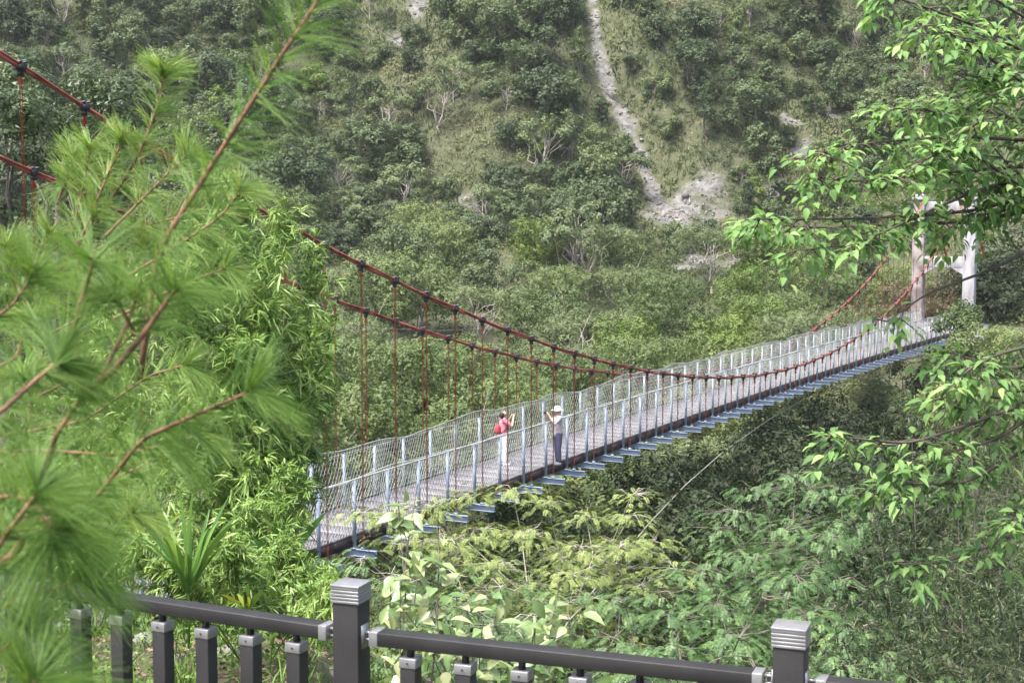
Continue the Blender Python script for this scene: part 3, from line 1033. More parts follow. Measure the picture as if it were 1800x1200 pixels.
# towers
def tower(t, ztop, zbot, mid=True):
    tw = bpy.data.objects.new("tower", None); col.objects.link(tw); tw.parent = bridge
    tw.location = tuple(B(t, -WD / 2, 0) - BO)
    o0 = B(t, -WD / 2, 0)
    def tb(m, nm, mat='concrete'):
        m.v = [v - o0 for v in m.v]
        o = m.build(nm, M[mat], tw)
        bv = o.modifiers.new("bevel", 'BEVEL'); bv.width = .04; bv.segments = 2
        return o
    for lat in (LATN + .35, LATF - .35):
        m = MB(); m.box(B(t, lat, (ztop + zbot) / 2), (.85, .78, ztop - zbot), RB); tb(m, "leg", 'concrete' if lat > 0 else 'concrete_stained')
        m = MB(); m.box(B(t, lat, ztop + .10), (1.1, 1.05, .2), RB); m.box(B(t, lat, ztop + .3), (.6, .6, .2), RB); tb(m, "saddle")
    a, b = LATF - .35 + .4, LATN + .35 - .4
    if mid:
        m = MB()
        zb_, zt_ = 3.75, 4.5
        m.box(B(t, (a + b) / 2, (zb_ + zt_) / 2), (.6, b - a, zt_ - zb_), RB); tb(m, "portal_beam")
        for (x0, sg) in ((a, 1), (b, -1)):
            m = MB()
            q = [B(t - .28, x0, zb_ - .002), B(t - .28, x0 + sg * .75, zb_ - .002), B(t - .28, x0, zb_ - .45)]
            q2 = [p + U * .56 for p in q]
            m.add(q + q2, [[0, 1, 2], [5, 4, 3]]); m.add(q + q2, [[0, 3, 4, 1], [1, 4, 5, 2], [2, 5, 3, 0]])
            tb(m, "haunch")
    m = MB(); m.box(B(t, (a + b) / 2, ztop - .45), (.6, b - a, .7), RB); tb(m, "top_beam")
tower(TT, 8.3, -3.0)
tower(T0 - 8.5, 15.5, 0.0)
# anchor block/abutment
m = MB(); m.box(B(T1 + 3, -WD / 2, -1.6), (6, 5, 2.6), RB); o = m.build("abutment", M['concrete']); tag(o, 'concrete abutment under the far end of the bridge', 'abutment')

# wind guy below the deck with its ties
gp = [P(x, y, dd) for x, y, dd in ((1000, 1090, 33), (1145, 915, 43), (1205, 852, 48), (1270, 795, 54), (1350, 738, 62), (1430, 692, 71), (1567, 640, 88), (1640, 618, 95))]
m = MB(); m.tube(gp, .019, 5)
tag(m.build("wind_guy_cable", M['wirecable']), 'pale steel cable slanting down below the bridge deck', 'cable')
for i, (t, g_) in enumerate(((4.0, P(1180, 878, 46.2)), (7.0, P(1205, 852, 48)), (9.9, P(1228, 832, 50)), (14.2, P(1269, 796, 54)), (20, P(1320, 758, 59)))):
    m = MB(); m.tube([B(t, .3, DZ(t) - .5), g_], .012, 4)
    tag(m.build("tie_wire", M['stringer']), 'thin rusty wire from the deck down to the pale guy cable', 'wire', 'rusty tie wires under the bridge')
# overhead wires crossing in front of the mountain
for i, (pa, lab) in enumerate((
        (((560, -60, 60), (620, 15, 66), (820, 165, 84), (1030, 280, 104), (1250, 400, 130)), 'thin dark wire running down the middle of the mountain'),
        (((800, -40, 60), (870, 30, 66), (1110, 195, 84), (1290, 300, 104), (1480, 400, 130)), 'thin dark wire crossing the white rock gully'),
        (((-100, -40, 60), (60, 45, 70), (300, 150, 84), (600, 300, 100), (1000, 440, 130)), 'thin dark wire from the upper left corner'),
        (((100, -60, 60), (210, 12, 66), (400, 105, 80), (640, 225, 96), (860, 380, 130)), 'thin grey wire left of the bare slope'))):
    q = np.array([P(*a) for a in pa])
    tt = np.linspace(0, len(q) - 1, 24)
    qq = np.stack([np.interp(tt, range(len(q)), q[:, k]) for k in range(3)], 1)
    m = MB(); m.tube(qq, .018, 4)
    tag(m.build("overhead_wire", M['blackwire']), lab, 'wire', 'wires over the valley')
m = MB(); q0, q1 = P(540, 572, 70), P(990, 572, 74)
m.tube([q0, (q0 + q1) / 2 - (0, 0, .25), q1], .009, 5)
tag(m.build("overhead_wire", M['blackwire']), 'short level wire between the two red cables', 'wire', 'wires over the valley')

# ------------------------------------------------------------------ people
def skin_obj(name, joints, edges, mat, parent, root=0, sub=2):
    """joints: list of (x,y,z,r)"""
    me = bpy.data.meshes.new(name)
    me.from_pydata([j[:3] for j in joints], edges, [])
    me.materials.append(mat)
    o = bpy.data.objects.new(name, me); col.objects.link(o); o.parent = parent
    me.skin_vertices.new() if hasattr(me.skin_vertices, "new") else None
    sk = o.modifiers.new("skin", 'SKIN'); sk.use_smooth_shade = True
    if len(me.skin_vertices) == 0:
        bm_ = None
    lay = me.skin_vertices[0].data
    for i, j in enumerate(joints):
        rr = j[3]
        lay[i].radius = (rr, rr) if np.isscalar(rr) else rr
    lay[root].use_root = True
    sb = o.modifiers.new("sub", 'SUBSURF'); sb.levels = sub; sb.render_levels = sub
    return o


def person(loc, rz, H_, mats, label, female=True, hat=False):
    s = H_ / 1.70
    root = empty("person", tuple(loc), rz); root.scale = (s, s, s)
    tag(root, label, 'person')
    # faces +x ; both hands raised before the face
    J = {}
    js, es = [], []
    def j(n, x, y, z, r_): J[n] = len(js); js.append((x, y, z, r_)); return J[n]
    def e(a, b): es.append((J[a], J[b]))
    j('pelvis', 0, 0, .93, (.125, .105)); j('waist', 0, 0, 1.08, (.115, .09)); j('chest', .01, 0, 1.28, (.135, .10)); j('base', .0, 0, 1.42, .07)
    j('neck', .015, 0, 1.49, .048); j('jaw', .035, 0, 1.55, .062); j('head', .02, 0, 1.62, .085); j('crown', .01, 0, 1.68, .06)
    j('nose', .115, 0, 1.60, .012)
    for a, b in (('pelvis', 'waist'), ('waist', 'chest'), ('chest', 'base'), ('base', 'neck'), ('neck', 'jaw'), ('jaw', 'head'), ('head', 'crown'), ('head', 'nose')): e(a, b)
    for sd_, sg in (('l', 1), ('r', -1)):
        j('ear' + sd_, .01, sg * .088, 1.60, .014); e('head', 'ear' + sd_)
        j('sh' + sd_, 0, sg * .17, 1.39, .055); j('el' + sd_, .17, sg * .24, 1.22, .042); j('wr' + sd_, .30, sg * .09, 1.46, .028)
        j('pa' + sd_, .325, sg * .065, 1.53, .03)
        e('base', 'sh' + sd_); e('sh' + sd_, 'el' + sd_); e('el' + sd_, 'wr' + sd_); e('wr' + sd_, 'pa' + sd_)
        j('hip' + sd_, 0, sg * .09, .86, .088); j('kn' + sd_, .015, sg * .10, .48, .058); j('an' + sd_, -.02, sg * .10, .09, .036); j('to' + sd_, .13, sg * .115, .035, .03)
        e('pelvis', 'hip' + sd_); e('hip' + sd_, 'kn' + sd_); e('kn' + sd_, 'an' + sd_); e('an' + sd_, 'to' + sd_)
        # five fingers, curled around the held thing
        for q in range(4):
            a = 'f%d%s' % (q, sd_); b = 'g%d%s' % (q, sd_)
            j(a, .355, sg * (.075 - .0), 1.515 + .02 * q, .0095); j(b, .385 - .004 * abs(q - 1.5), sg * .045, 1.518 + .02 * q, .008)
            e('pa' + sd_, a); e(a, b)
        j('t' + sd_, .315, sg * .035, 1.545, .010); j('u' + sd_, .335, sg * .02, 1.565, .009); e('pa' + sd_, 't' + sd_); e('t' + sd_, 'u' + sd_)
    skin_obj("body", js, es, M['skin'], root, 0)
    def g(n, add=0.0):
        x, y, z, r_ = js[J[n]]; r_ = r_ if np.isscalar(r_) else r_[0]
        return (x, y, z, r_ + add)
    # shirt
    sj = [(0, 0, .82, (.15, .125)), (0, 0, .93, (.155, .13)), (0, 0, 1.08, (.138, .115)), (.01, 0, 1.28, (.155, .118)), (0, 0, 1.43, (.085, .075))]
    se = [(0, 1), (1, 2), (2, 3), (3, 4)]
    for sg in (1, -1):
        k = len(sj)
        sj += [(0, sg * .165, 1.40, .072), (.12, sg * .22, 1.27, .062)] + ([(.24, sg * .16, 1.36, .045)] if not female or hat else [])
        se += [(4, k), (k, k + 1)] + ([(k + 1, k + 2)] if len(sj) > k + 2 else [])
    skin_obj("shirt", sj, se, mats['shirt'], root, 0)
    tj = [(0, 0, 1.06, (.125, .10)), (0, 0, .90, (.145, .118))]
    te = [(0, 1)]
    for sg in (1, -1):
        k = len(tj)
        tj += [(0, sg * .09, .82, .105), (.015, sg * .10, .48, .074), (-.015, sg * .10, .07, .064)]
        te += [(1, k), (k, k + 1), (k + 1, k + 2)]
    skin_obj("trousers", tj, te, mats['trousers'], root, 0)
    for sg in (1, -1):
        skin_obj("shoe", [(-.07, sg * .10, .05, .062), (.06, sg * .105, .045, .058), (.18, sg * .115, .04, .045)], [(0, 1), (1, 2)], mats['shoe'], root, 0)
    if hat:
        skin_obj("hair", [(-.02, 0, 1.60, .088), (-.04, 0, 1.54, .06)], [(0, 1)], mats['hair'], root)
        m = MB()
        rings = [(.0, .105), (.035, .108), (.075, .09), (.1, .05), (.108, .005)]
        n = 18
        vs = []
        for z, rr in rings:
            vs += [[.015 + rr * math.cos(2 * math.pi * i / n), rr * math.sin(2 * math.pi * i / n), 1.63 + z] for i in range(n)]
        f = [[a * n + i, a * n + (i + 1) % n, (a + 1) * n + (i + 1) % n, (a + 1) * n + i] for a in range(4) for i in range(n)]
        m.add(vs, f)
        vs = []
        for z, rr in ((.004, .10), (-.012, .17), (-.02, .168), (-.004, .10)):
            vs += [[.02 + rr * 1.05 * math.cos(2 * math.pi * i / n), rr * math.sin(2 * math.pi * i / n), 1.63 + z] for i in range(n)]
        f = [[a * n + i, a * n + (i + 1) % n, ((a + 1) % 4) * n + (i + 1) % n, ((a + 1) % 4) * n + i] for a in range(4) for i in range(n)]
        m.add(vs, f)
        m.build("sun_hat", mats['hat'], root, smooth=True)
    else:
        skin_obj("hair", [(-.015, 0, 1.66, .092), (-.045, 0, 1.60, .092), (-.06, 0, 1.52, .075), (-.065, 0, 1.45, .05)], [(0, 1), (1, 2), (2, 3)], mats['hair'], root)
    for sg in (1, -1):
        m = MB(); m.box((.096, sg * .032, 1.615), (.012, .026, .012)); m.build("eye", mats['hair'], root)
    m = MB(); m.box((.098, 0, 1.563), (.010, .045, .010)); m.build("mouth", mats['lip'], root)
    return root, s


mt = dict(shirt=simple("pink_cotton", (.58, .17, .22), .8, noise=.08), trousers=simple("white_denim", (.60, .60, .62), .8, noise=.04), shoe=simple("white_canvas", (.55, .55, .55), .7),
          hair=simple("black_hair", (.035, .018, .016), .5), lip=simple("lips", (.40, .12, .10), .5))
p1 = B(0, 0, 0)
def on_deck(px, py):
    d_ = ray(px, py); k = (0.0 - CZ) / d_[2]
    for _ in range(4):
        q = d_ * k; t = (np.array([q[0], q[1], 0]) - N0) @ U
        k = (float(DZ(t)) - CZ) / d_[2]
    q = d_ * k
    return np.array([q[0], q[1], q[2] + CZ])
A = on_deck(885, 818)
pr, s1 = person(A, R(28), 1.62, mt, 'person in a pink top and white trousers holding up a phone on the bridge')
mt2 = dict(shirt=simple("lilac_grey_cotton", (.34, .31, .35), .8, noise=.08), trousers=simple("dark_blue_denim", (.04, .045, .09), .8), shoe=simple("grey_canvas", (.14, .14, .15), .7),
           hair=mt['hair'], lip=mt['lip'], hat=simple("white_hat_cloth", (.62, .60, .58), .8))
A2 = on_deck(981, 817)
pr2, s2 = person(A2, R(196), 1.72, mt2, 'person in a white hat and dark jeans raising a camera on the bridge', female=True, hat=True)
def held(name, root, s, size, mat, label, cat, off=(.385, 0, 1.55)):
    rz = root.rotation_euler[2]
    c, sn = math.cos(rz), math.sin(rz)
    o_ = np.array([off[0] * c - off[1] * sn, off[0] * sn + off[1] * c, off[2]]) * s + np.array(root.location)
    e_ = empty(name, tuple(o_), rz); tag(e_, label, cat)
    m = MB(); m.box((0, 0, 0), size); b = m.build("case", mat, e_); bv = b.modifiers.new("bevel", 'BEVEL'); bv.width = .006; bv.segments = 2
    return e_
ph = held("phone", pr, s1, (.012, .085, .155), mt['hair'], 'dark phone held up by the person in pink', 'phone')
m = MB(); m.box((-.0085, 0, 0), (.003, .072, .14)); m.build("screen", simple("phone_glass", (.05, .06, .08), .1), ph)
cm = held("camera", pr2, s2, (.05, .12, .08), mt['hair'], 'small dark camera held up by the person in the white hat', 'camera', off=(.375, 0, 1.55))
m = MB(); m.tube([(.025, 0, 0), (.07, 0, 0)], .028, 12); m.build("lens", mt['hair'], cm)
# shoulder bag and jacket of the person in pink
rz = R(28)
def loc_pt(root, s, x, y, z):
    c, sn = math.cos(root.rotation_euler[2]), math.sin(root.rotation_euler[2])
    return np.array([x * c - y * sn, x * sn + y * c, z]) * s + np.array(root.location)
bag = empty("backpack", tuple(loc_pt(pr, s1, -.20, 0, 1.1)), R(28)); tag(bag, 'dark red backpack worn by the person in pink', 'backpack')
skin_obj("pack", [(0, 0, -.12, (.10, .085)), (.0, 0, .02, (.115, .09)), (.015, 0, .2, (.09, .07))], [(0, 1), (1, 2)], simple("dark_red_cloth", (.30, .035, .045), .8), bag)
m = MB()
for sg in (1, -1):
    m.tube([(.03, sg * .09, -.12), (.12, sg * .13, .0), (.26, sg * .11, .08), (.32, sg * .10, .2), (.24, sg * .10, .34), (.1, sg * .09, .3)], .018, 6)
m.build("strap", mt['hair'], bag, smooth=True)

# ------------------------------------------------------------------ the terrace railing in the foreground
def railing():
    capz = None
    A_ = P(617, 1023, 6.5); Bp = P(1391, 1097, 6.5)
    capz = A_[2]
    d2 = ray(1391, 1097); k = (capz - CZ) / d2[2]
    Bp = np.array([d2[0] * k, d2[1] * k, capz])
    u = nrm(Bp - A_); bay = np.linalg.norm(Bp - A_)
    print("railing", A_, Bp, bay)
    c4, s4 = math.cos(R(-6)), math.sin(R(-6))
    uR = u
    uL = np.array([u[0] * c4 - u[1] * s4, u[0] * s4 + u[1] * c4, 0])
    frame = lambda q: np.array([q, [-q[1], q[0], 0], [0, 0, 1.0]]).T
    Rr = frame(u)
    root = empty("terrace_railing", (A_[0], A_[1], 4.83))
    O = np.array(root.location)
    tag(root, 'charcoal railing with aluminium capped posts and balusters in the foreground', 'railing')
    def rb(m, nm, mat, par=root, bev=.004):
        m.v = [v - O for v in m.v]
        o = m.build(nm, mat, par)
        if bev:
            b = o.modifiers.new("bevel", 'BEVEL'); b.width = bev; b.segments = 2; b.limit_method = 'ANGLE'
        return o
    pw = .125
    railh, railw = .062, .088
    zr = capz - .205                        # rail top
    for k in (-2, -1, 0, 1, 2):
        u = uR if k >= 0 else uL; Rr = frame(u)
        c = A_ + u * bay * k
        m = MB(); m.box(np.array([c[0], c[1], (capz - .07 + 4.6) / 2]), (pw, pw, capz - .07 - 4.6), Rr)
        post = rb(m, "post", M['rail_dark'])
        m = MB()
        cw = pw + .012
        for i in range(5):
            m.box(np.array([c[0], c[1], capz - .010 - .0155 * i - .003]), (cw, cw, .0115), Rr)
        m.box(np.array([c[0], c[1], capz - .042]), (cw - .010, cw - .010, .066), Rr)
        m.box(np.array([c[0], c[1], capz - .0035]), (cw + .004, cw + .004, .009), Rr)
        rb(m, "cap", M['alu'], post, .0015)
        for sg in (1, -1):
            m = MB()
            m.box(c + u * sg * (pw / 2 + .004) + np.array([0, 0, zr - railh / 2 - c[2]]), (.008, .07, .105), Rr)
            m.box(c + u * sg * (pw / 2 + .022) + np.array([0, 0, zr - .014 - c[2]]), (.036, .018, .012), Rr)
            m.box(c + u * sg * (pw / 2 + .022) + np.array([0, 0, zr - .046 - c[2]]), (.036, .018, .012), Rr)
            m.tube([c + u * sg * (pw / 2 + .024) + np.array([0, 0, zr - .058 - c[2]]), c + u * sg * (pw / 2 + .024) + np.array([0, 0, zr - .004 - c[2]])], .008, 8)
            rb(m, "hinge_bracket", M['alu'], post, 0)
    for k in (-2, -1, 0, 1):
        u = uR if k >= 0 else uL; Rr = frame(u)
        a = A_ + u * (bay * k + pw / 2 + .045); b = A_ + u * (bay * (k + 1) - pw / 2 - .045)
        L_ = np.linalg.norm(b - a)
        c = (a + b) / 2; c = np.array([c[0], c[1], zr - railh / 2])
        m = MB(); m.box(c, (L_ - .08, railw, railh), Rr)
        rail = rb(m, "rail", M['rail_dark'])
        for e_, sg in ((a, 1), (b, -1)):
            m = MB(); m.box(np.array([e_[0], e_[1], c[2]]) + u * sg * .02, (.042, railw + .005, railh + .006), Rr)
            rb(m, "end_sleeve", M['alu'], rail, .002)
        spots = [.29 + .262 * i for i in range(6)] if k >= 0 else [bay - .295 - .258 * i for i in range(7)]
        for sp in spots:
            q = A_ + u * (bay * k + sp)
            bt = zr - railh - .045
            m = MB(); m.box(np.array([q[0], q[1], (bt - .04 + 4.75) / 2]), (.074, .074, bt - .04 - 4.75), Rr)
            bal = rb(m, "baluster", M['rail_dark'])
            m = MB(); m.box(np.array([q[0], q[1], bt - .018]), (.080, .080, .044), Rr); rb(m, "collar", M['alu'], bal, .002)
            sf = np.array([q[0], q[1], bt - .018]) - Rr[:, 1] * .0405
            m = MB(); m.tube([sf, sf - Rr[:, 1] * .003], .005, 8); rb(m, "screw", M['clamp'], bal, 0)
            m = MB(); m.tube([(q[0], q[1], bt), (q[0], q[1], zr - railh)], .017, 10); rb(m, "spacer", M['clamp'], bal, 0)
    for u, sg in ((uR, 1), (uL, -1)):
        c = A_ + u * sg * bay * 1.03
        m = MB(); m.box(np.array([c[0], c[1], 4.74]), (bay * 2, .16, .10), frame(u)); rb(m, "base_rail", M['rail_dark'])
railing()

# ------------------------------------------------------------------ foreground bank: litter, weeds, stones
def near_ground():
    r = np.random.default_rng(31)
    mb = MB(); n = 9000
    y = r.uniform(7.6, 16, n); x = r.uniform(-.40, .02, n) * y
    z = H(x, y)
    kites(mb, np.stack([x, y, z + r.uniform(.0, .035, n)], 1), rdir(r, n) * np.array([1, 1, .35]), rdir(r, n) * .4 + np.array([0, 0, 1]), r.uniform(.03, .09, n), r.uniform(.015, .04, n), r.random(n))
    tag(mb.build("leaf_litter", M['litter']), kind='stuff')
    wb = MB(); n = 700
    y = r.uniform(7.7, 17, n); x = r.uniform(-.36, .42, n) * y
    den = fbm(x * 1.1, y * 1.1, 2)
    keep = (den > .60) | (x > .2); x, y = x[keep], y[keep]
    for a, b in zip(x, y):
        m = 46; c = np.array([a, b, float(H(a, b))]); rr = r.uniform(.12, .34)
        dr = rdir(r, m, .4); dr[:, 2] = abs(dr[:, 2])
        p = c + dr * rr * r.uniform(.3, 1.1, (m, 1))
        ovates(wb, p, nrm(dr + rdir(r, m) * .6 + np.array([0, 0, -.1])), nrm(np.array([0, 0, 1.0]) + rdir(r, m) * .5), r.uniform(.03, .06, m), r.uniform(.018, .034, m), r.random(m))
    tag(wb.build("ground_weeds", M['weed_leaf']), kind='stuff')
    gb = MB(); n = 9000
    cx = r.uniform(-.36, .35, 260); cy = r.uniform(8, 16, 260)
    k = r.integers(0, 260, n)
    y = cy[k] + r.normal(size=n) * .06; x = cx[k] * cy[k] + r.normal(size=n) * .06
    curved(gb, np.stack([x, y, H(x, y)], 1), rdir(r, n) * .5 + np.array([0, 0, 1.0]), rdir(r, n) * np.array([1, 1, .1]), r.uniform(.18, .5, n), r.uniform(.006, .012, n), r.random(n), droop=r.uniform(.2, .8, n))
    tag(gb.build("bank_grass", M['weed_leaf']), kind='stuff')
    base = []
    for (px, py, dd, s) in ((335, 1112, 9.6, .17), (250, 1130, 9.2, .12), (400, 1150, 8.9, .10), (475, 1110, 9.8, .12), (300, 1165, 8.6, .09), (590, 1190, 8.6, .08), (1010, 1192, 8.6, .09)):
        p = ground_hit(px, py, 7.9, 20)
        m = MB(); nu, nv = 12, 8
        vs = []
        for a in range(nv + 1):
            for b in range(nu):
                th, ph_ = math.pi * a / nv, 2 * math.pi * b / nu
                q = np.array([math.sin(th) * math.cos(ph_), math.sin(th) * math.sin(ph_), math.cos(th)])
                rr = s * (1 + .35 * (float(fbm(q[0] * 2 + px, q[1] * 2 + q[2] * 3, 3)) - .5) * 2)
                vs.append(p + q * rr * np.array([1.2, .9, .7]))
        f = [[a * nu + b, a * nu + (b + 1) % nu, (a + 1) * nu + (b + 1) % nu, (a + 1) * nu + b] for a in range(nv) for b in range(nu)]
        m.add(vs, f)
        o = m.build("stone", M['rock'])
        tag(o, {335: 'largest grey stone in the leaf litter behind the railing', 250: 'grey stone at the left of the leaf litter behind the railing', 400: 'small grey stone below the largest one', 475: 'stone right of the largest stone behind the balusters', 300: 'smallest stone low in the leaf litter', 590: 'stone half hidden by the near railing post', 1010: 'pale stone seen between balusters at the bottom edge'}[px], 'stone')
near_ground()


# ------------------------------------------------------------------ near bamboo and shrubs
def bamboo(name, seed, base, culms, leaf, lab, top_pts, sprays, Lr=(.10, .17), W=.016, dark=False, tmin=.1, tmax=.95, zlo=.15, culm_r=.012, spread=.38, per=11):
    """culms from base rise to top_pts and bear fans of narrow leaves"""
    r = np.random.default_rng(seed)
    root = empty(name, tuple(base)); O = np.array(base)
    tag(root, lab, 'bamboo')
    lb = MB()
    n_each = sprays // len(top_pts)
    for tp in top_pts:
        b = O + np.array([r.normal() * .25, r.normal() * .25, 0]); b[2] = float(H(b[0], b[1])) - .1
        mid = b * .45 + tp * .55 + np.array([0, 0, .12 * np.linalg.norm(tp - b)])
        t = np.linspace(0, 1, 9)[:, None]
        path = (1 - t) ** 2 * b + 2 * t * (1 - t) * mid + t * t * tp
        cb = MB(); cb.tube(path - O, np.linspace(culm_r, .003, 9), 6)
        # side twigs
        for k in range(14):
            i = r.integers(3, 9); a = path[i - 1]
            e_ = a + rdir(r, 1)[0] * np.array([1, 1, .5]) * spread + np.array([0, 0, .05])
            cb.tube(limb_path(r, a, e_, .05, 4) - O, [.004, .003, .003, .002], 3, cap=False)
        cb.build("culm", M['strap_leaf'] if not dark else M['bark'], root, smooth=True)
        tt = zlo + (1 - zlo) * r.random(n_each) ** .8
        c = (1 - tt[:, None]) ** 2 * b + 2 * tt[:, None] * (1 - tt[:, None]) * mid + tt[:, None] ** 2 * tp
        wd = spread * (.45 + .75 * np.sin(math.pi * np.clip(tt, 0, 1)))
        c = c + rdir(r, n_each) * (r.random((n_each, 1)) ** .5) * wd[:, None]
        out = nrm(rdir(r, n_each, .1) * np.array([1, 1, .6]))
        tb = r.random(n_each)
        for q in range(per):
            dd = nrm(out + rdir(r, n_each) * .75 + np.array([0, 0, .05]))
            m = n_each
            curved(lb, c + rdir(r, m) * .02 - O, dd, nrm(rdir(r, m) * .8 + np.array([0, 0, 1.0])), r.uniform(*Lr, m), W * r.uniform(.7, 1.2, m), np.clip(tmin + (tmax - tmin) * (.6 * tb + .4 * r.random(m)), 0, 1), droop=r.uniform(.1, .55, m), seg=3)
    lb.build("foliage", leaf, root)
    return root

tops = [P(x, y, d) for x, y, d in ((420, 350, 13.5), (500, 372, 14.5), (555, 430, 15), (350, 380, 13), (380, 300, 13.5), (470, 470, 13), (560, 560, 14), (310, 470, 12.5), (530, 660, 13.5), (420, 600, 12.5), (360, 690, 12), (500, 780, 13), (440, 820, 12), (560, 640, 14.5))]
bamboo("bamboo_clump", 71, (P(400, 1040, 13)[0], 13.0, float(H(P(400, 1040, 13)[0], 13.0))), 0, M['bamboo_leaf'], 'bright green bamboo with fine leaves left of the bridge', tops, 3300, spread=.40)
tops = [P(x, y, d) for x, y, d in ((60, 620, 17), (180, 560, 17), (260, 480, 16), (120, 760, 15), (240, 700, 15), (300, 820, 14), (200, 860, 13))]
bamboo("bamboo_clump", 72, (P(160, 1000, 15)[0], 15.0, float(H(P(160, 1000, 15)[0], 15.0))), 0, M['bamboo_leaf'], 'bamboo behind the pine branches at the left edge', tops, 1300, spread=.5)
# low bright scrub bamboo in front of the deck's near end
tops = [P(x, y, d) for x, y, d in ((520, 830, 11), (560, 1000, 10.5), (440, 900, 11), (500, 960, 10.5), (400, 960, 10), (300, 1000, 10), (230, 960, 10), (590, 1050, 9.5))]
bamboo("low_bamboo", 73, (P(450, 1100, 10.5)[0], 10.5, float(H(P(450, 1100, 10.5)[0], 10.5))), 0, M['bamboo_leaf'], 'low leafy bamboo on the bank behind the railing', tops, 1300, Lr=(.05, .10), W=.011, spread=.26, zlo=.55, culm_r=.006)
# dark drooping bamboo on the right
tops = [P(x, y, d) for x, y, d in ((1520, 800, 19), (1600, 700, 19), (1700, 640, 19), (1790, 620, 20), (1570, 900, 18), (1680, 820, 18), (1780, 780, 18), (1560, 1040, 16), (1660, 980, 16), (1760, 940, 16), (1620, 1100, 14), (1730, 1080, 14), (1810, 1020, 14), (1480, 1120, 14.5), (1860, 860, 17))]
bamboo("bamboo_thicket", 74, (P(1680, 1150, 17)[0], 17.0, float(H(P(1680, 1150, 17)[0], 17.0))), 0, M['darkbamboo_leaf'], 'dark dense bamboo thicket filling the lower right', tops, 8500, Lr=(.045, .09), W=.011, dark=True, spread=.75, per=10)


def strap_plant(name, seed, px, py, d, n, L, lab, tilt=.55, tint=(.1, .8), W=.05):
    r = np.random.default_rng(seed)
    g_ = P(px, py, d); g_[2] = float(H(g_[0], g_[1])) if abs(float(H(g_[0], g_[1])) - g_[2]) < .6 else g_[2]
    root = empty(name, tuple(g_)); tag(root, lab, 'plant')
    mb = MB()
    dr = nrm(rdir(r, n) * tilt * np.array([1, 1, .2]) + np.array([0, 0, 1.0]))
    curved(mb, np.zeros((n, 3)) + rdir(r, n) * .03, dr, nrm(np.cross(dr, rdir(r, n))), L * r.uniform(.6, 1.1, n), W * r.uniform(.7, 1.2, n), r.uniform(*tint, n), droop=r.uniform(.05, .5, n), seg=6, prof=lambda t: max(.06, math.sin(math.pi * (.18 + .8 * t)) ** .8))
    mb.build("blades", M['strap_leaf'], root)
    sb = MB(); sb.tube([(0, 0, -.4), (.01, 0, -.1), (0, 0, .08)], [W * .25, W * .22, W * .15], 6); sb.build("stalk", M['strap_leaf'], root)
    return root
strap_plant("ginger_plant", 81, 330, 1035, 9.6, 30, .80, 'tall ginger like plant with long upright blades behind the left bay', tilt=.55, W=.036, tint=(.15, .72))
strap_plant("ginger_plant", 82, 270, 960, 10.5, 9, .6, 'plant with arching yellow edged blades left of the tall ginger like one', tilt=.9, tint=(.5, 1))
strap_plant("broad_leaf_plant", 83, 430, 1062, 8.6, 6, .17, 'small plant with a yellow leaf just above the rail', tilt=1.2, tint=(.45, 1), W=.05)
strap_plant("dark_blade_plant", 84, 490, 990, 10.8, 8, .62, 'plant with dark arching blades at the near end of the deck', tilt=1.1, tint=(0, .25), W=.075)


def shrub(name, seed, foot, tips, nleaf, L, W, leaf, lab, stem_mat, droop=.3, spread=.12, cat='shrub', zb=.2, stem_r=.01, tint=(.1, .95)):
    """woody stems from the foot to tips; big folded leaves along their upper half"""
    r = np.random.default_rng(seed)
    root = empty(name, tuple(foot)); O = np.array(foot); tag(root, lab, cat)
    lb, sb = MB(), MB()
    for tp in tips:
        mid = O * .5 + tp * .5 + rdir(r, 1)[0] * .12 * np.linalg.norm(tp - O)
        t = np.linspace(0, 1, 8)[:, None]
        path = (1 - t) ** 2 * O + 2 * t * (1 - t) * mid + t * t * tp
        sb.tube(path - O, np.linspace(stem_r, .0025, 8), 5)
        tt = r.uniform(.45, 1.0, nleaf)[:, None]
        c = (1 - tt) ** 2 * O + 2 * tt * (1 - tt) * mid + tt ** 2 * tp + rdir(r, nleaf) * spread * r.random((nleaf, 1))
        d_ = nrm(rdir(r, nleaf, zb) * np.array([1, 1, .7]))
        ovates(lb, c - O, d_, nrm(np.array([0, -.35, 1.0]) + rdir(r, nleaf) * .5), L * r.uniform(.6, 1.2, nleaf), W * r.uniform(.7, 1.15, nleaf), r.uniform(*tint, nleaf), droop=droop)
    lb.build("foliage", leaf, root); sb.build("stems", stem_mat, root, smooth=True)
    return root
f0 = P(730, 1180, 8.4); f0[2] = float(H(f0[0], f0[1]))
shrub("broad_leaved_shrub", 91, f0, [P(x, y, d) for x, y, d in ((700, 880, 8.8), (735, 850, 9.0), (770, 900, 8.6), (690, 960, 8.4), (745, 940, 8.5), (705, 1020, 8.2))], 20, .125, .07, M['broad_leaf'], 'tall pale leaved shrub right of the near railing post', M['bark'], tint=(.25, 1))
f1 = P(880, 1200, 8.2); f1[2] = float(H(f1[0], f1[1]))
shrub("broad_leaved_shrub", 92, f1, [P(x, y, d) for x, y, d in ((760, 1030, 8.2), (820, 1050, 8.0), (880, 1035, 8.3), (950, 1060, 8.0), (985, 1020, 8.5), (1020, 1080, 8.0), (700, 1060, 8.0), (850, 1090, 7.8), (940, 1110, 7.7), (790, 1100, 7.8))], 22, .12, .065, M['broad_leaf'], 'low pale leaved shrub just above the middle rail', M['bark'], tint=(.15, .95))
f2 = P(900, 1300, 8.4); f2[2] = float(H(f2[0], f2[1]))
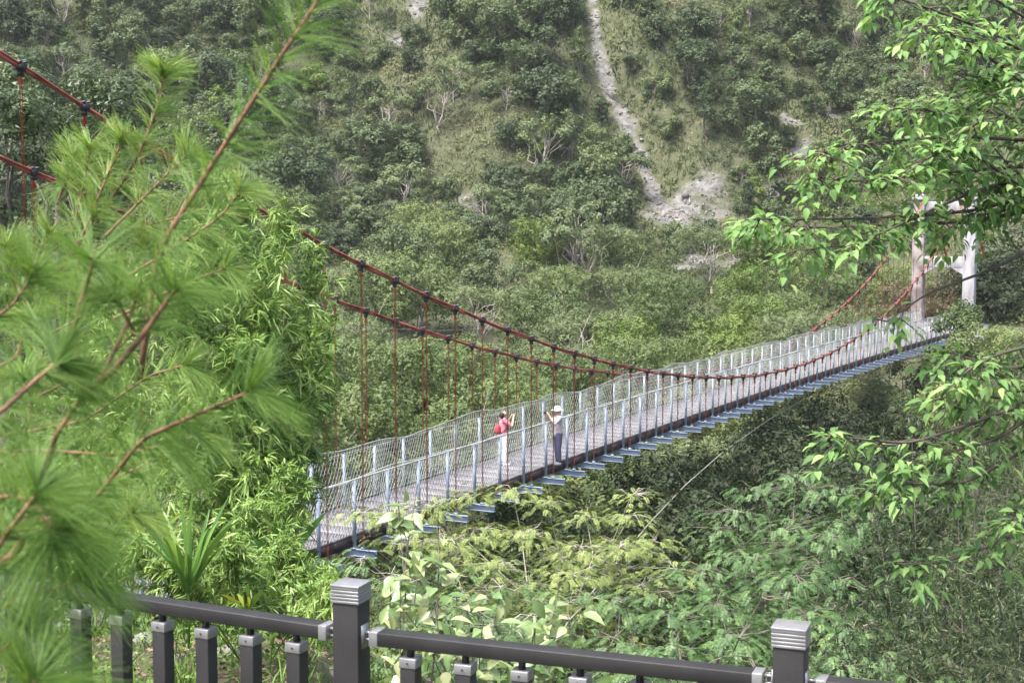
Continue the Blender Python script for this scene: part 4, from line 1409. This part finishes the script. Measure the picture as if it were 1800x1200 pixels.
shrub("broad_leaved_shrub", 93, f2, [P(x, y, d) for x, y, d in ((680, 1120, 8.4), (760, 1150, 8.2), (880, 1170, 8.2), (980, 1150, 8.3), (1080, 1170, 8.2), (1180, 1190, 8.2), (1260, 1180, 8.3), (720, 1190, 8.0))], 26, .10, .05, M['weed_leaf'], 'dark leafy shrub seen between the middle balusters', M['bark'])


def feather_tree(name, seed, foot, tips, nfr, FL, leaf, lab, bark, spread=.8, npin=9, pl=.05, pw=.016, hang=.5, trunk_r=.07, branch_r=.022, tint=(.1, .95)):
    """tree with forked pale branches and drooping compound (feathered) leaves in tiers"""
    r = np.random.default_rng(seed)
    root = empty(name, tuple(foot)); O = np.array(foot); tag(root, lab, 'tree')
    tb, lb = MB(), MB()
    cen = np.mean(tips, 0); fork = O * .45 + cen * .55; fork[2] = O[2] + (cen[2] - O[2]) * .55
    tb.tube(limb_path(r, O + (0, 0, -.5), fork, .03, 6) - O, np.linspace(trunk_r, trunk_r * .6, 6), 8)
    bb_ = MB()
    for tp in tips:
        path = limb_path(r, fork, tp, .09, 7)
        bb_.tube(path - O, np.linspace(branch_r * 1.4, .006, 7), 5)
        m = nfr
        bi = r.integers(3, 7, m)
        c = path[bi] + rdir(r, m) * np.array([1, 1, .28]) * spread * (r.random((m, 1)) ** .6)
        for k in range(0, m, 5):
            bb_.tube(limb_path(r, path[bi[k]], c[k], .08, 4) - O, [.008, .006, .005, .003], 3, cap=False)
        # rachis directions: outward from the branch end, drooping
        out = nrm((c - path[bi]) * np.array([1, 1, .3]) + rdir(r, m) * .25 * spread)
        out[:, 2] *= .3; out = nrm(out + np.array([0, 0, .12]))
        FLr = FL * r.uniform(.7, 1.2, m); tb_ = r.random(m)
        side = nrm(np.cross(out, np.array([0, 0, 1.0])))
        for q in range(npin):
            u_ = (q + .6) / npin
            pc = c + out * (FLr * u_)[:, None]; pc[:, 2] -= hang * FLr * u_ * u_
            dn = np.array([0, 0, -1.0]) * (hang * u_ * .9 + .25)
            for sg in (1, -1):
                dd = nrm(side * sg + out * .35 + dn + rdir(r, m) * .12)
                kites(lb, pc - O, dd, nrm(out * .6 + np.array([0, 0, .8]) + rdir(r, m) * .2), pl * (1.15 - .5 * abs(u_ - .45)) * r.uniform(.8, 1.2, m), pw, np.clip(tint[0] + (tint[1] - tint[0]) * (.55 * tb_ + .45 * r.random(m)), 0, 1), mid=.35)
    lb.build("crown", leaf, root)
    tb.build("trunk", bark, root, smooth=True)
    bb_.build("branches", bark, root, smooth=True)
    return root
ft = P(960, 1100, 23); ft[2] = float(H(ft[0], ft[1])) - .3
feather_tree("feather_leaved_tree", 101, ft, [P(x, y, d) for x, y, d in ((690, 905, 22), (760, 890, 23), (830, 870, 24), (900, 862, 24), (960, 880, 24), (1030, 905, 24), (1110, 905, 24.5), (1090, 960, 23), (1020, 960, 22), (930, 940, 22), (850, 930, 22), (780, 950, 21.5), (1150, 950, 24), (640, 900, 21.5), (1190, 1000, 23), (870, 990, 21), (1000, 1010, 21), (1110, 870, 26))], 260, .17, M['feather_yellow'], 'yellow green feather leaved tree in front of the bridge deck', M['bark_pale'], spread=.6)
ft = P(800, 1130, 19); ft[2] = float(H(ft[0], ft[1])) - .3
feather_tree("feather_leaved_tree", 102, ft, [P(x, y, d) for x, y, d in ((700, 1010, 18), (800, 1010, 18), (880, 1030, 18), (960, 1060, 18), (1040, 1050, 19), (640, 980, 18), (760, 1080, 16), (900, 1090, 16))], 140, .17, M['feather_leaf'], 'lower green feather leaved tree behind the pale shrub', M['bark_pale'], spread=.6)
ft = P(1330, 1180, 21); ft[2] = float(H(ft[0], ft[1])) - .3
feather_tree("feather_leaved_tree", 103, ft, [P(x, y, d) for x, y, d in ((1400, 835, 24), (1340, 860, 24), (1300, 900, 23), (1260, 930, 23), (1440, 870, 23), (1480, 860, 23), (1380, 930, 22), (1450, 940, 21), (1510, 910, 22), (1320, 980, 21), (1240, 1000, 21), (1160, 1040, 20), (1400, 1010, 20), (1480, 1020, 20))], 230, .18, M['feather_leaf'], 'tall green feather leaved tree left of the dark bamboo', M['bark'], spread=.62)
ft = P(1250, 1200, 17); ft[2] = float(H(ft[0], ft[1])) - .3
feather_tree("feather_leaved_tree", 104, ft, [P(x, y, d) for x, y, d in ((1100, 1060, 18), (1180, 1080, 17.5), (1260, 1060, 17.5), (1340, 1050, 17.5), (1420, 1080, 17), (1500, 1100, 16.5), (1560, 1150, 16), (1080, 1120, 16), (1180, 1130, 15.5), (1300, 1120, 15.5), (1240, 1170, 14), (1130, 1180, 14), (1330, 1180, 14), (1480, 1170, 14.5), (1600, 1190, 14))], 170, .17, M['feather_leaf'], 'nearest green feather leaved tree behind the right hand rail', M['bark'], spread=.55)


# ------------------------------------------------------------------ broad leaved branches hanging in from the right
def mulberry(name, seed, trunk_xy, branches, lab, leaf, per_m=34, L=.074, W=.036, dens=12, endonly=()):
    r = np.random.default_rng(seed)
    bx, by = trunk_xy
    O = np.array([bx, by, float(H(bx, by)) - .2]); root = empty(name, tuple(O)); tag(root, lab, 'tree')
    tb, bb_, lb = MB(), MB(), MB()
    ztop = max(b[0][2] for b in branches) + .6
    tp = np.array([[bx, by, O[2]], [bx + .05, by, (O[2] + ztop) / 2], [bx - .05, by + .05, ztop]])
    tb.tube(tp - O, [.13, .10, .06], 9)
    for bi_, br in enumerate(branches):
        br = np.array(br)
        start = np.array([bx, by, min(ztop, br[0][2] + .25)])
        pts = np.vstack([start, br])
        k = len(pts); tt = np.linspace(0, k - 1, 6 * k)
        path = np.stack([np.interp(tt, range(k), pts[:, i]) for i in range(3)], 1)
        for _ in range(3): path[1:-1] = (path[:-2] + path[1:-1] * 2 + path[2:]) / 4
        bb_.tube(path - O, np.linspace(.015, .003, len(path)), 6)
        ln = np.linalg.norm(np.diff(path, axis=0), axis=1).sum()
        first = int(len(path) * .88) if bi_ in endonly else 6
        for s_ in range(int(ln * dens * (.18 if bi_ in endonly else 1))):
            i = r.integers(first, len(path)); a = path[i]
            dd = rdir(r, 1)[0] * np.array([1, .8, .45]); L2 = r.uniform(.1, .30)
            e_ = a + dd * L2 + np.array([0, 0, -.12 * L2])
            tw = limb_path(r, a, e_, .05, 5); tw[:, 2] -= np.linspace(0, 1, 5) ** 2 * .06
            bb_.tube(tw - O, np.linspace(.005, .002, 5), 4, cap=False)
            m = int(L2 * per_m) + 2
            ti = r.integers(1, 5, m)
            c = tw[ti] + rdir(r, m) * .02
            od = nrm(dd * .8 + rdir(r, m) * np.array([1, 1, .4]) + np.array([0, 0, -.25]))
            ovates(lb, c + od * .03 - O, od, nrm(np.array([0, -.15, 1.0]) + rdir(r, m) * .35), L * r.uniform(.55, 1.2, m), W * r.uniform(.8, 1.2, m), np.clip(r.normal(.5, .25, m), 0, 1), droop=.35)
    lb.build("crown", leaf, root); tb.build("trunk", M['bark'], root, smooth=True); bb_.build("branches", M['bark_dark'], root, smooth=True)
    return root
def PL(*q): return [P(*a) for a in q]
mulberry("broadleaf_tree", 111, (4.3, 9.2), [
    PL((1850, 60, 9), (1700, -30, 8.6), (1600, -60, 8.4)),
    PL((1860, 130, 9), (1740, 55, 8.6), (1620, 10, 8.3), (1520, -20, 8.2)),
    PL((1860, 190, 9), (1730, 95, 8.4), (1640, 40, 8.1), (1590, 60, 8.0)),
    PL((1850, 230, 9), (1720, 190, 8.6), (1640, 195, 8.3), (1560, 190, 8.2)),
    PL((1850, 250, 9), (1700, 240, 8.7), (1600, 245, 8.4), (1500, 255, 8.2), (1440, 270, 8.1)),
    PL((1850, 290, 9), (1700, 300, 8.7), (1600, 310, 8.4), (1500, 320, 8.2), (1425, 310, 8.1)),
    PL((1850, 330, 9), (1720, 370, 8.6), (1600, 380, 8.4), (1480, 385, 8.2), (1400, 385, 8.1), (1325, 385, 8.0)),
    PL((1850, 340, 9), (1760, 320, 8.6), (1680, 350, 8.4), (1560, 405, 8.2), (1500, 430, 8.1), (1400, 440, 8.0)),
    PL((1850, 330, 9), (1780, 300, 8.6), (1740, 250, 8.5)),
    PL((1850, 150, 9), (1760, 140, 8.6), (1680, 130, 8.4)),
    PL((1700, 390, 8.9), (1560, 395, 8.6), (1440, 400, 8.5), (1360, 395, 8.4), (1310, 385, 8.4)),
    PL((1850, 345, 9.1), (1760, 372, 8.9), (1690, 385, 8.8)),
    PL((1850, 370, 9), (1700, 260, 8.2), (1640, 270, 8.0), (1560, 330, 7.9)),
    PL((1850, 60, 9), (1790, 100, 8.4), (1760, 180, 8.2), (1700, 230, 8.1)),
    PL((1850, 200, 9.4), (1740, 220, 9.2), (1660, 160, 9.0), (1600, 210, 9.0)),
    PL((1850, 420, 9), (1740, 475, 8.8), (1630, 515, 8.5), (1560, 565, 8.4)),
], 'tree with drooping bright green pointed leaves reaching in from the right', M['mulberry_leaf'], endonly=(15,))
mulberry("broadleaf_tree", 112, (3.9, 8.2), [
    PL((1850, 690, 8.5), (1720, 740, 8.2), (1600, 780, 8.0), (1500, 770, 7.9), (1450, 765, 7.8)),
    PL((1850, 640, 8.5), (1740, 650, 8.4), (1680, 620, 8.3)),
    PL((1850, 660, 8.5), (1760, 700, 8.4), (1690, 690, 8.3), (1650, 740, 8.2)),
    PL((1850, 700, 8.5), (1760, 770, 8.3), (1650, 800, 8.1), (1560, 820, 8.0)),
    PL((1850, 600, 8.5), (1760, 620, 8.3), (1700, 650, 8.1), (1660, 700, 8.0)),
    PL((1850, 760, 8.5), (1700, 850, 8.2), (1600, 850, 8.1), (1540, 860, 8.0)),
    PL((1850, 860, 8.5), (1800, 900, 8.3), (1770, 920, 8.2)),
    PL((1850, 900, 8.5), (1740, 960, 8.3), (1650, 990, 8.2), (1580, 990, 8.1)),
], 'lower hanging broad leaved branches over the dark bamboo at the right', M['mulberry_leaf'], per_m=30, L=.088, dens=11)


# ------------------------------------------------------------------ pines in the left foreground
def pine(name, seed, trunk_xy, shoots, lab, nl=.115, nw=.0011, dens=300, toff=-.1):
    """shoots: (points, woody start radius, fraction of the shoot that bears needles)"""
    r = np.random.default_rng(seed)
    bx, by = trunk_xy
    O = np.array([bx, by, 4.6]); root = empty(name, tuple(O)); tag(root, lab, 'pine tree')
    tb = MB(); tb.tube(np.array([[bx, by, 4.5], [bx + .03, by, 6.5], [bx, by + .02, 8.0], [bx + .02, by, 9.3]]) - O, [.09, .075, .055, .03], 9)
    tb.build("trunk", M['bark_pine'], root, smooth=True)
    nb = MB()
    for (pts, r0, frac, link) in shoots:
        pts = np.array(pts)
        if link: pts = np.vstack([[bx, by, pts[0][2] - .15], pts])
        k = len(pts); tt = np.linspace(0, k - 1, 8 * k)
        path = np.stack([np.interp(tt, range(k), pts[:, i]) for i in range(3)], 1)
        for _ in range(4): path[1:-1] = (path[:-2] + path[1:-1] * 2 + path[2:]) / 4
        bm_ = MB(); bm_.tube(path - O, np.linspace(r0, .0022, len(path)), 7)
        bm_.build("branch", M['bark_pine'], root, smooth=True)
        seg = np.linalg.norm(np.diff(path, axis=0), axis=1); cum = np.concatenate([[0], np.cumsum(seg)]); ln = cum[-1]
        m = int(dens * min(ln * frac, .6)) + 20
        s_ = ln * (1 - frac * r.random(m) ** 1.25)
        tip = r.random(m) < .30; s_[tip] = ln - .02 * r.random(tip.sum())
        c = np.stack([np.interp(s_, cum, path[:, i]) for i in range(3)], 1)
        c2 = np.stack([np.interp(np.maximum(s_ - .02, 0), cum, path[:, i]) for i in range(3)], 1)
        ax = nrm(c - c2 + 1e-6)
        rad = nrm(np.cross(ax, rdir(r, m)))
        fl = nrm(ax * r.uniform(.35, 1.1, m)[:, None] + rad)
        tf = r.random(m)
        for q in range(5):
            dd = nrm(fl + rdir(r, m) * .16)
            curved(nb, c - O, dd, nrm(np.array([0, -1.0, 0]) + rdir(r, m) * .3), nl * r.uniform(.75, 1.12, m), nw, np.clip(.1 + toff + .6 * tf + .25 * r.random(m), 0, 1), droop=r.uniform(.02, .38, m), seg=3, prof=lambda t: 1 - .55 * t)
    nb.build("needles", M['needle'], root)
    return root

D = 2.35
sh = [
    (PL((250, 640, 2.5), (275, 460, 2.45), (300, 405, 2.4), (360, 310, 2.4), (430, 200, 2.35), (500, 90, 2.3), (560, 0, 2.3), (600, -70, 2.3)), .0058, .72, 0),
    (PL((20, 1000, 2.3), (75, 840, 2.25), (100, 760, 2.2), (150, 690, 2.2)), .010, .05, 1),
    (PL((150, 690, 2.2), (135, 620, 2.2), (130, 570, 2.2), (155, 490, 2.18), (165, 455, 2.16)), .0055, .5, 0),
    (PL((150, 690, 2.2), (200, 650, 2.2), (250, 590, 2.2), (300, 520, 2.2), (312, 505, 2.2)), .0068, .4, 0),
    (PL((165, 680, 2.2), (185, 650, 2.22), (228, 560, 2.25), (245, 505, 2.25)), .0045, .5, 0),
    (PL((235, 580, 2.25), (215, 545, 2.2), (198, 515, 2.2)), .003, .3, 0),
    (PL((-120, 800, 2.0), (0, 725, 2.0), (60, 670, 2.05), (115, 625, 2.1)), .0055, .55, 1),
    (PL((150, 900, 2.5), (250, 770, 2.4), (330, 735, 2.35), (400, 705, 2.3), (445, 685, 2.3)), .0045, .85, 1),
    (PL((-60, 1040, 1.95), (0, 955, 1.95), (40, 900, 1.95), (68, 862, 1.95)), .006, .5, 1),
    (PL((20, 870, 2.1), (60, 880, 2.05), (100, 940, 2.0)), .004, .8, 1),
    (PL((-30, 1290, 1.9), (30, 1240, 1.9), (65, 1192, 1.9)), .006, .7, 1),
    (PL((-60, 1100, 2.3), (40, 1050, 2.3), (110, 1030, 2.3), (150, 1010, 2.3)), .005, .9, 1),
    (PL((-60, 1000, 2.3), (60, 980, 2.3), (120, 940, 2.3)), .005, .9, 1),
    (PL((-80, 600, 2.6), (20, 540, 2.6), (60, 480, 2.6)), .004, .8, 1),
    (PL((-60, 800, 2.6), (60, 790, 2.6), (200, 800, 2.6), (300, 780, 2.6)), .004, .8, 1),
    (PL((-60, 1180, 2.2), (20, 1130, 2.2), (60, 1100, 2.2)), .004, .9, 1),
]
pine("pine_tree", 121, (-1.35, 2.6), sh, 'nearest blurred pine with long soft needles at the left')
D = 4.6
sh = [
    (PL((120, 520, 4.8), (150, 420, 4.8), (200, 345, 4.7), (240, 280, 4.6), (268, 215, 4.6), (285, 150, 4.6), (287, 125, 4.6)), .006, .62, 0),
    (PL((100, 560, 4.7), (125, 420, 4.7), (150, 310, 4.7), (160, 255, 4.7)), .005, .5, 0),
    (PL((130, 450, 4.6), (180, 330, 4.6), (215, 245, 4.6)), .005, .6, 0),
    (PL((180, 420, 4.5), (250, 350, 4.5), (300, 300, 4.5), (330, 270, 4.5)), .005, .6, 0),
    (PL((30, 640, 4.6), (50, 545, 4.6), (95, 490, 4.6)), .008, .3, 1),
    (PL((95, 490, 4.6), (70, 440, 4.6), (90, 405, 4.6)), .005, .8, 0),
    (PL((95, 490, 4.6), (140, 420, 4.6), (170, 380, 4.6)), .005, .8, 0),
    (PL((50, 545, 4.6), (20, 480, 4.6), (10, 430, 4.6)), .005, .8, 0),
    (PL((200, 500, 4.4), (300, 440, 4.4), (390, 380, 4.4), (425, 330, 4.4)), .006, .7, 0),
    (PL((200, 560, 4.4), (320, 500, 4.4), (400, 470, 4.4)), .005, .7, 0),
    (PL((30, 700, 4.4), (80, 620, 4.4), (60, 560, 4.4)), .005, .8, 1),
    (PL((40, 760, 4.4), (150, 740, 4.4), (260, 660, 4.4), (330, 640, 4.4)), .006, .7, 1),
    (PL((40, 860, 4.2), (180, 850, 4.2), (290, 800, 4.2), (350, 760, 4.2)), .006, .7, 1),
    (PL((60, 940, 4.0), (120, 900, 4.0), (165, 868, 4.0)), .006, .35, 1),
    (PL((20, 820, 4.2), (60, 720, 4.2), (40, 660, 4.2)), .005, .8, 1),
    (PL((20, 980, 4.0), (120, 960, 4.0), (200, 920, 4.0), (235, 900, 4.0)), .005, .7, 1),
    (PL((150, 450, 4.9), (240, 400, 4.9), (320, 380, 4.9), (370, 350, 4.9)), .005, .8, 0),
    (PL((60, 600, 4.9), (140, 560, 4.9), (220, 480, 4.9), (260, 430, 4.9)), .005, .8, 0),
    (PL((60, 700, 5.0), (180, 640, 5.0), (260, 560, 5.0), (300, 520, 5.0)), .005, .8, 0),
    (PL((100, 360, 5.0), (120, 300, 5.0), (110, 340, 5.0), (130, 270, 5.0)), .004, .8, 0),
]
pine("pine_tree", 122, (-2.3, 4.9), sh, 'second pine with yellow green shoots behind the nearest pine', nl=.12, nw=.0018, dens=290, toff=.08)
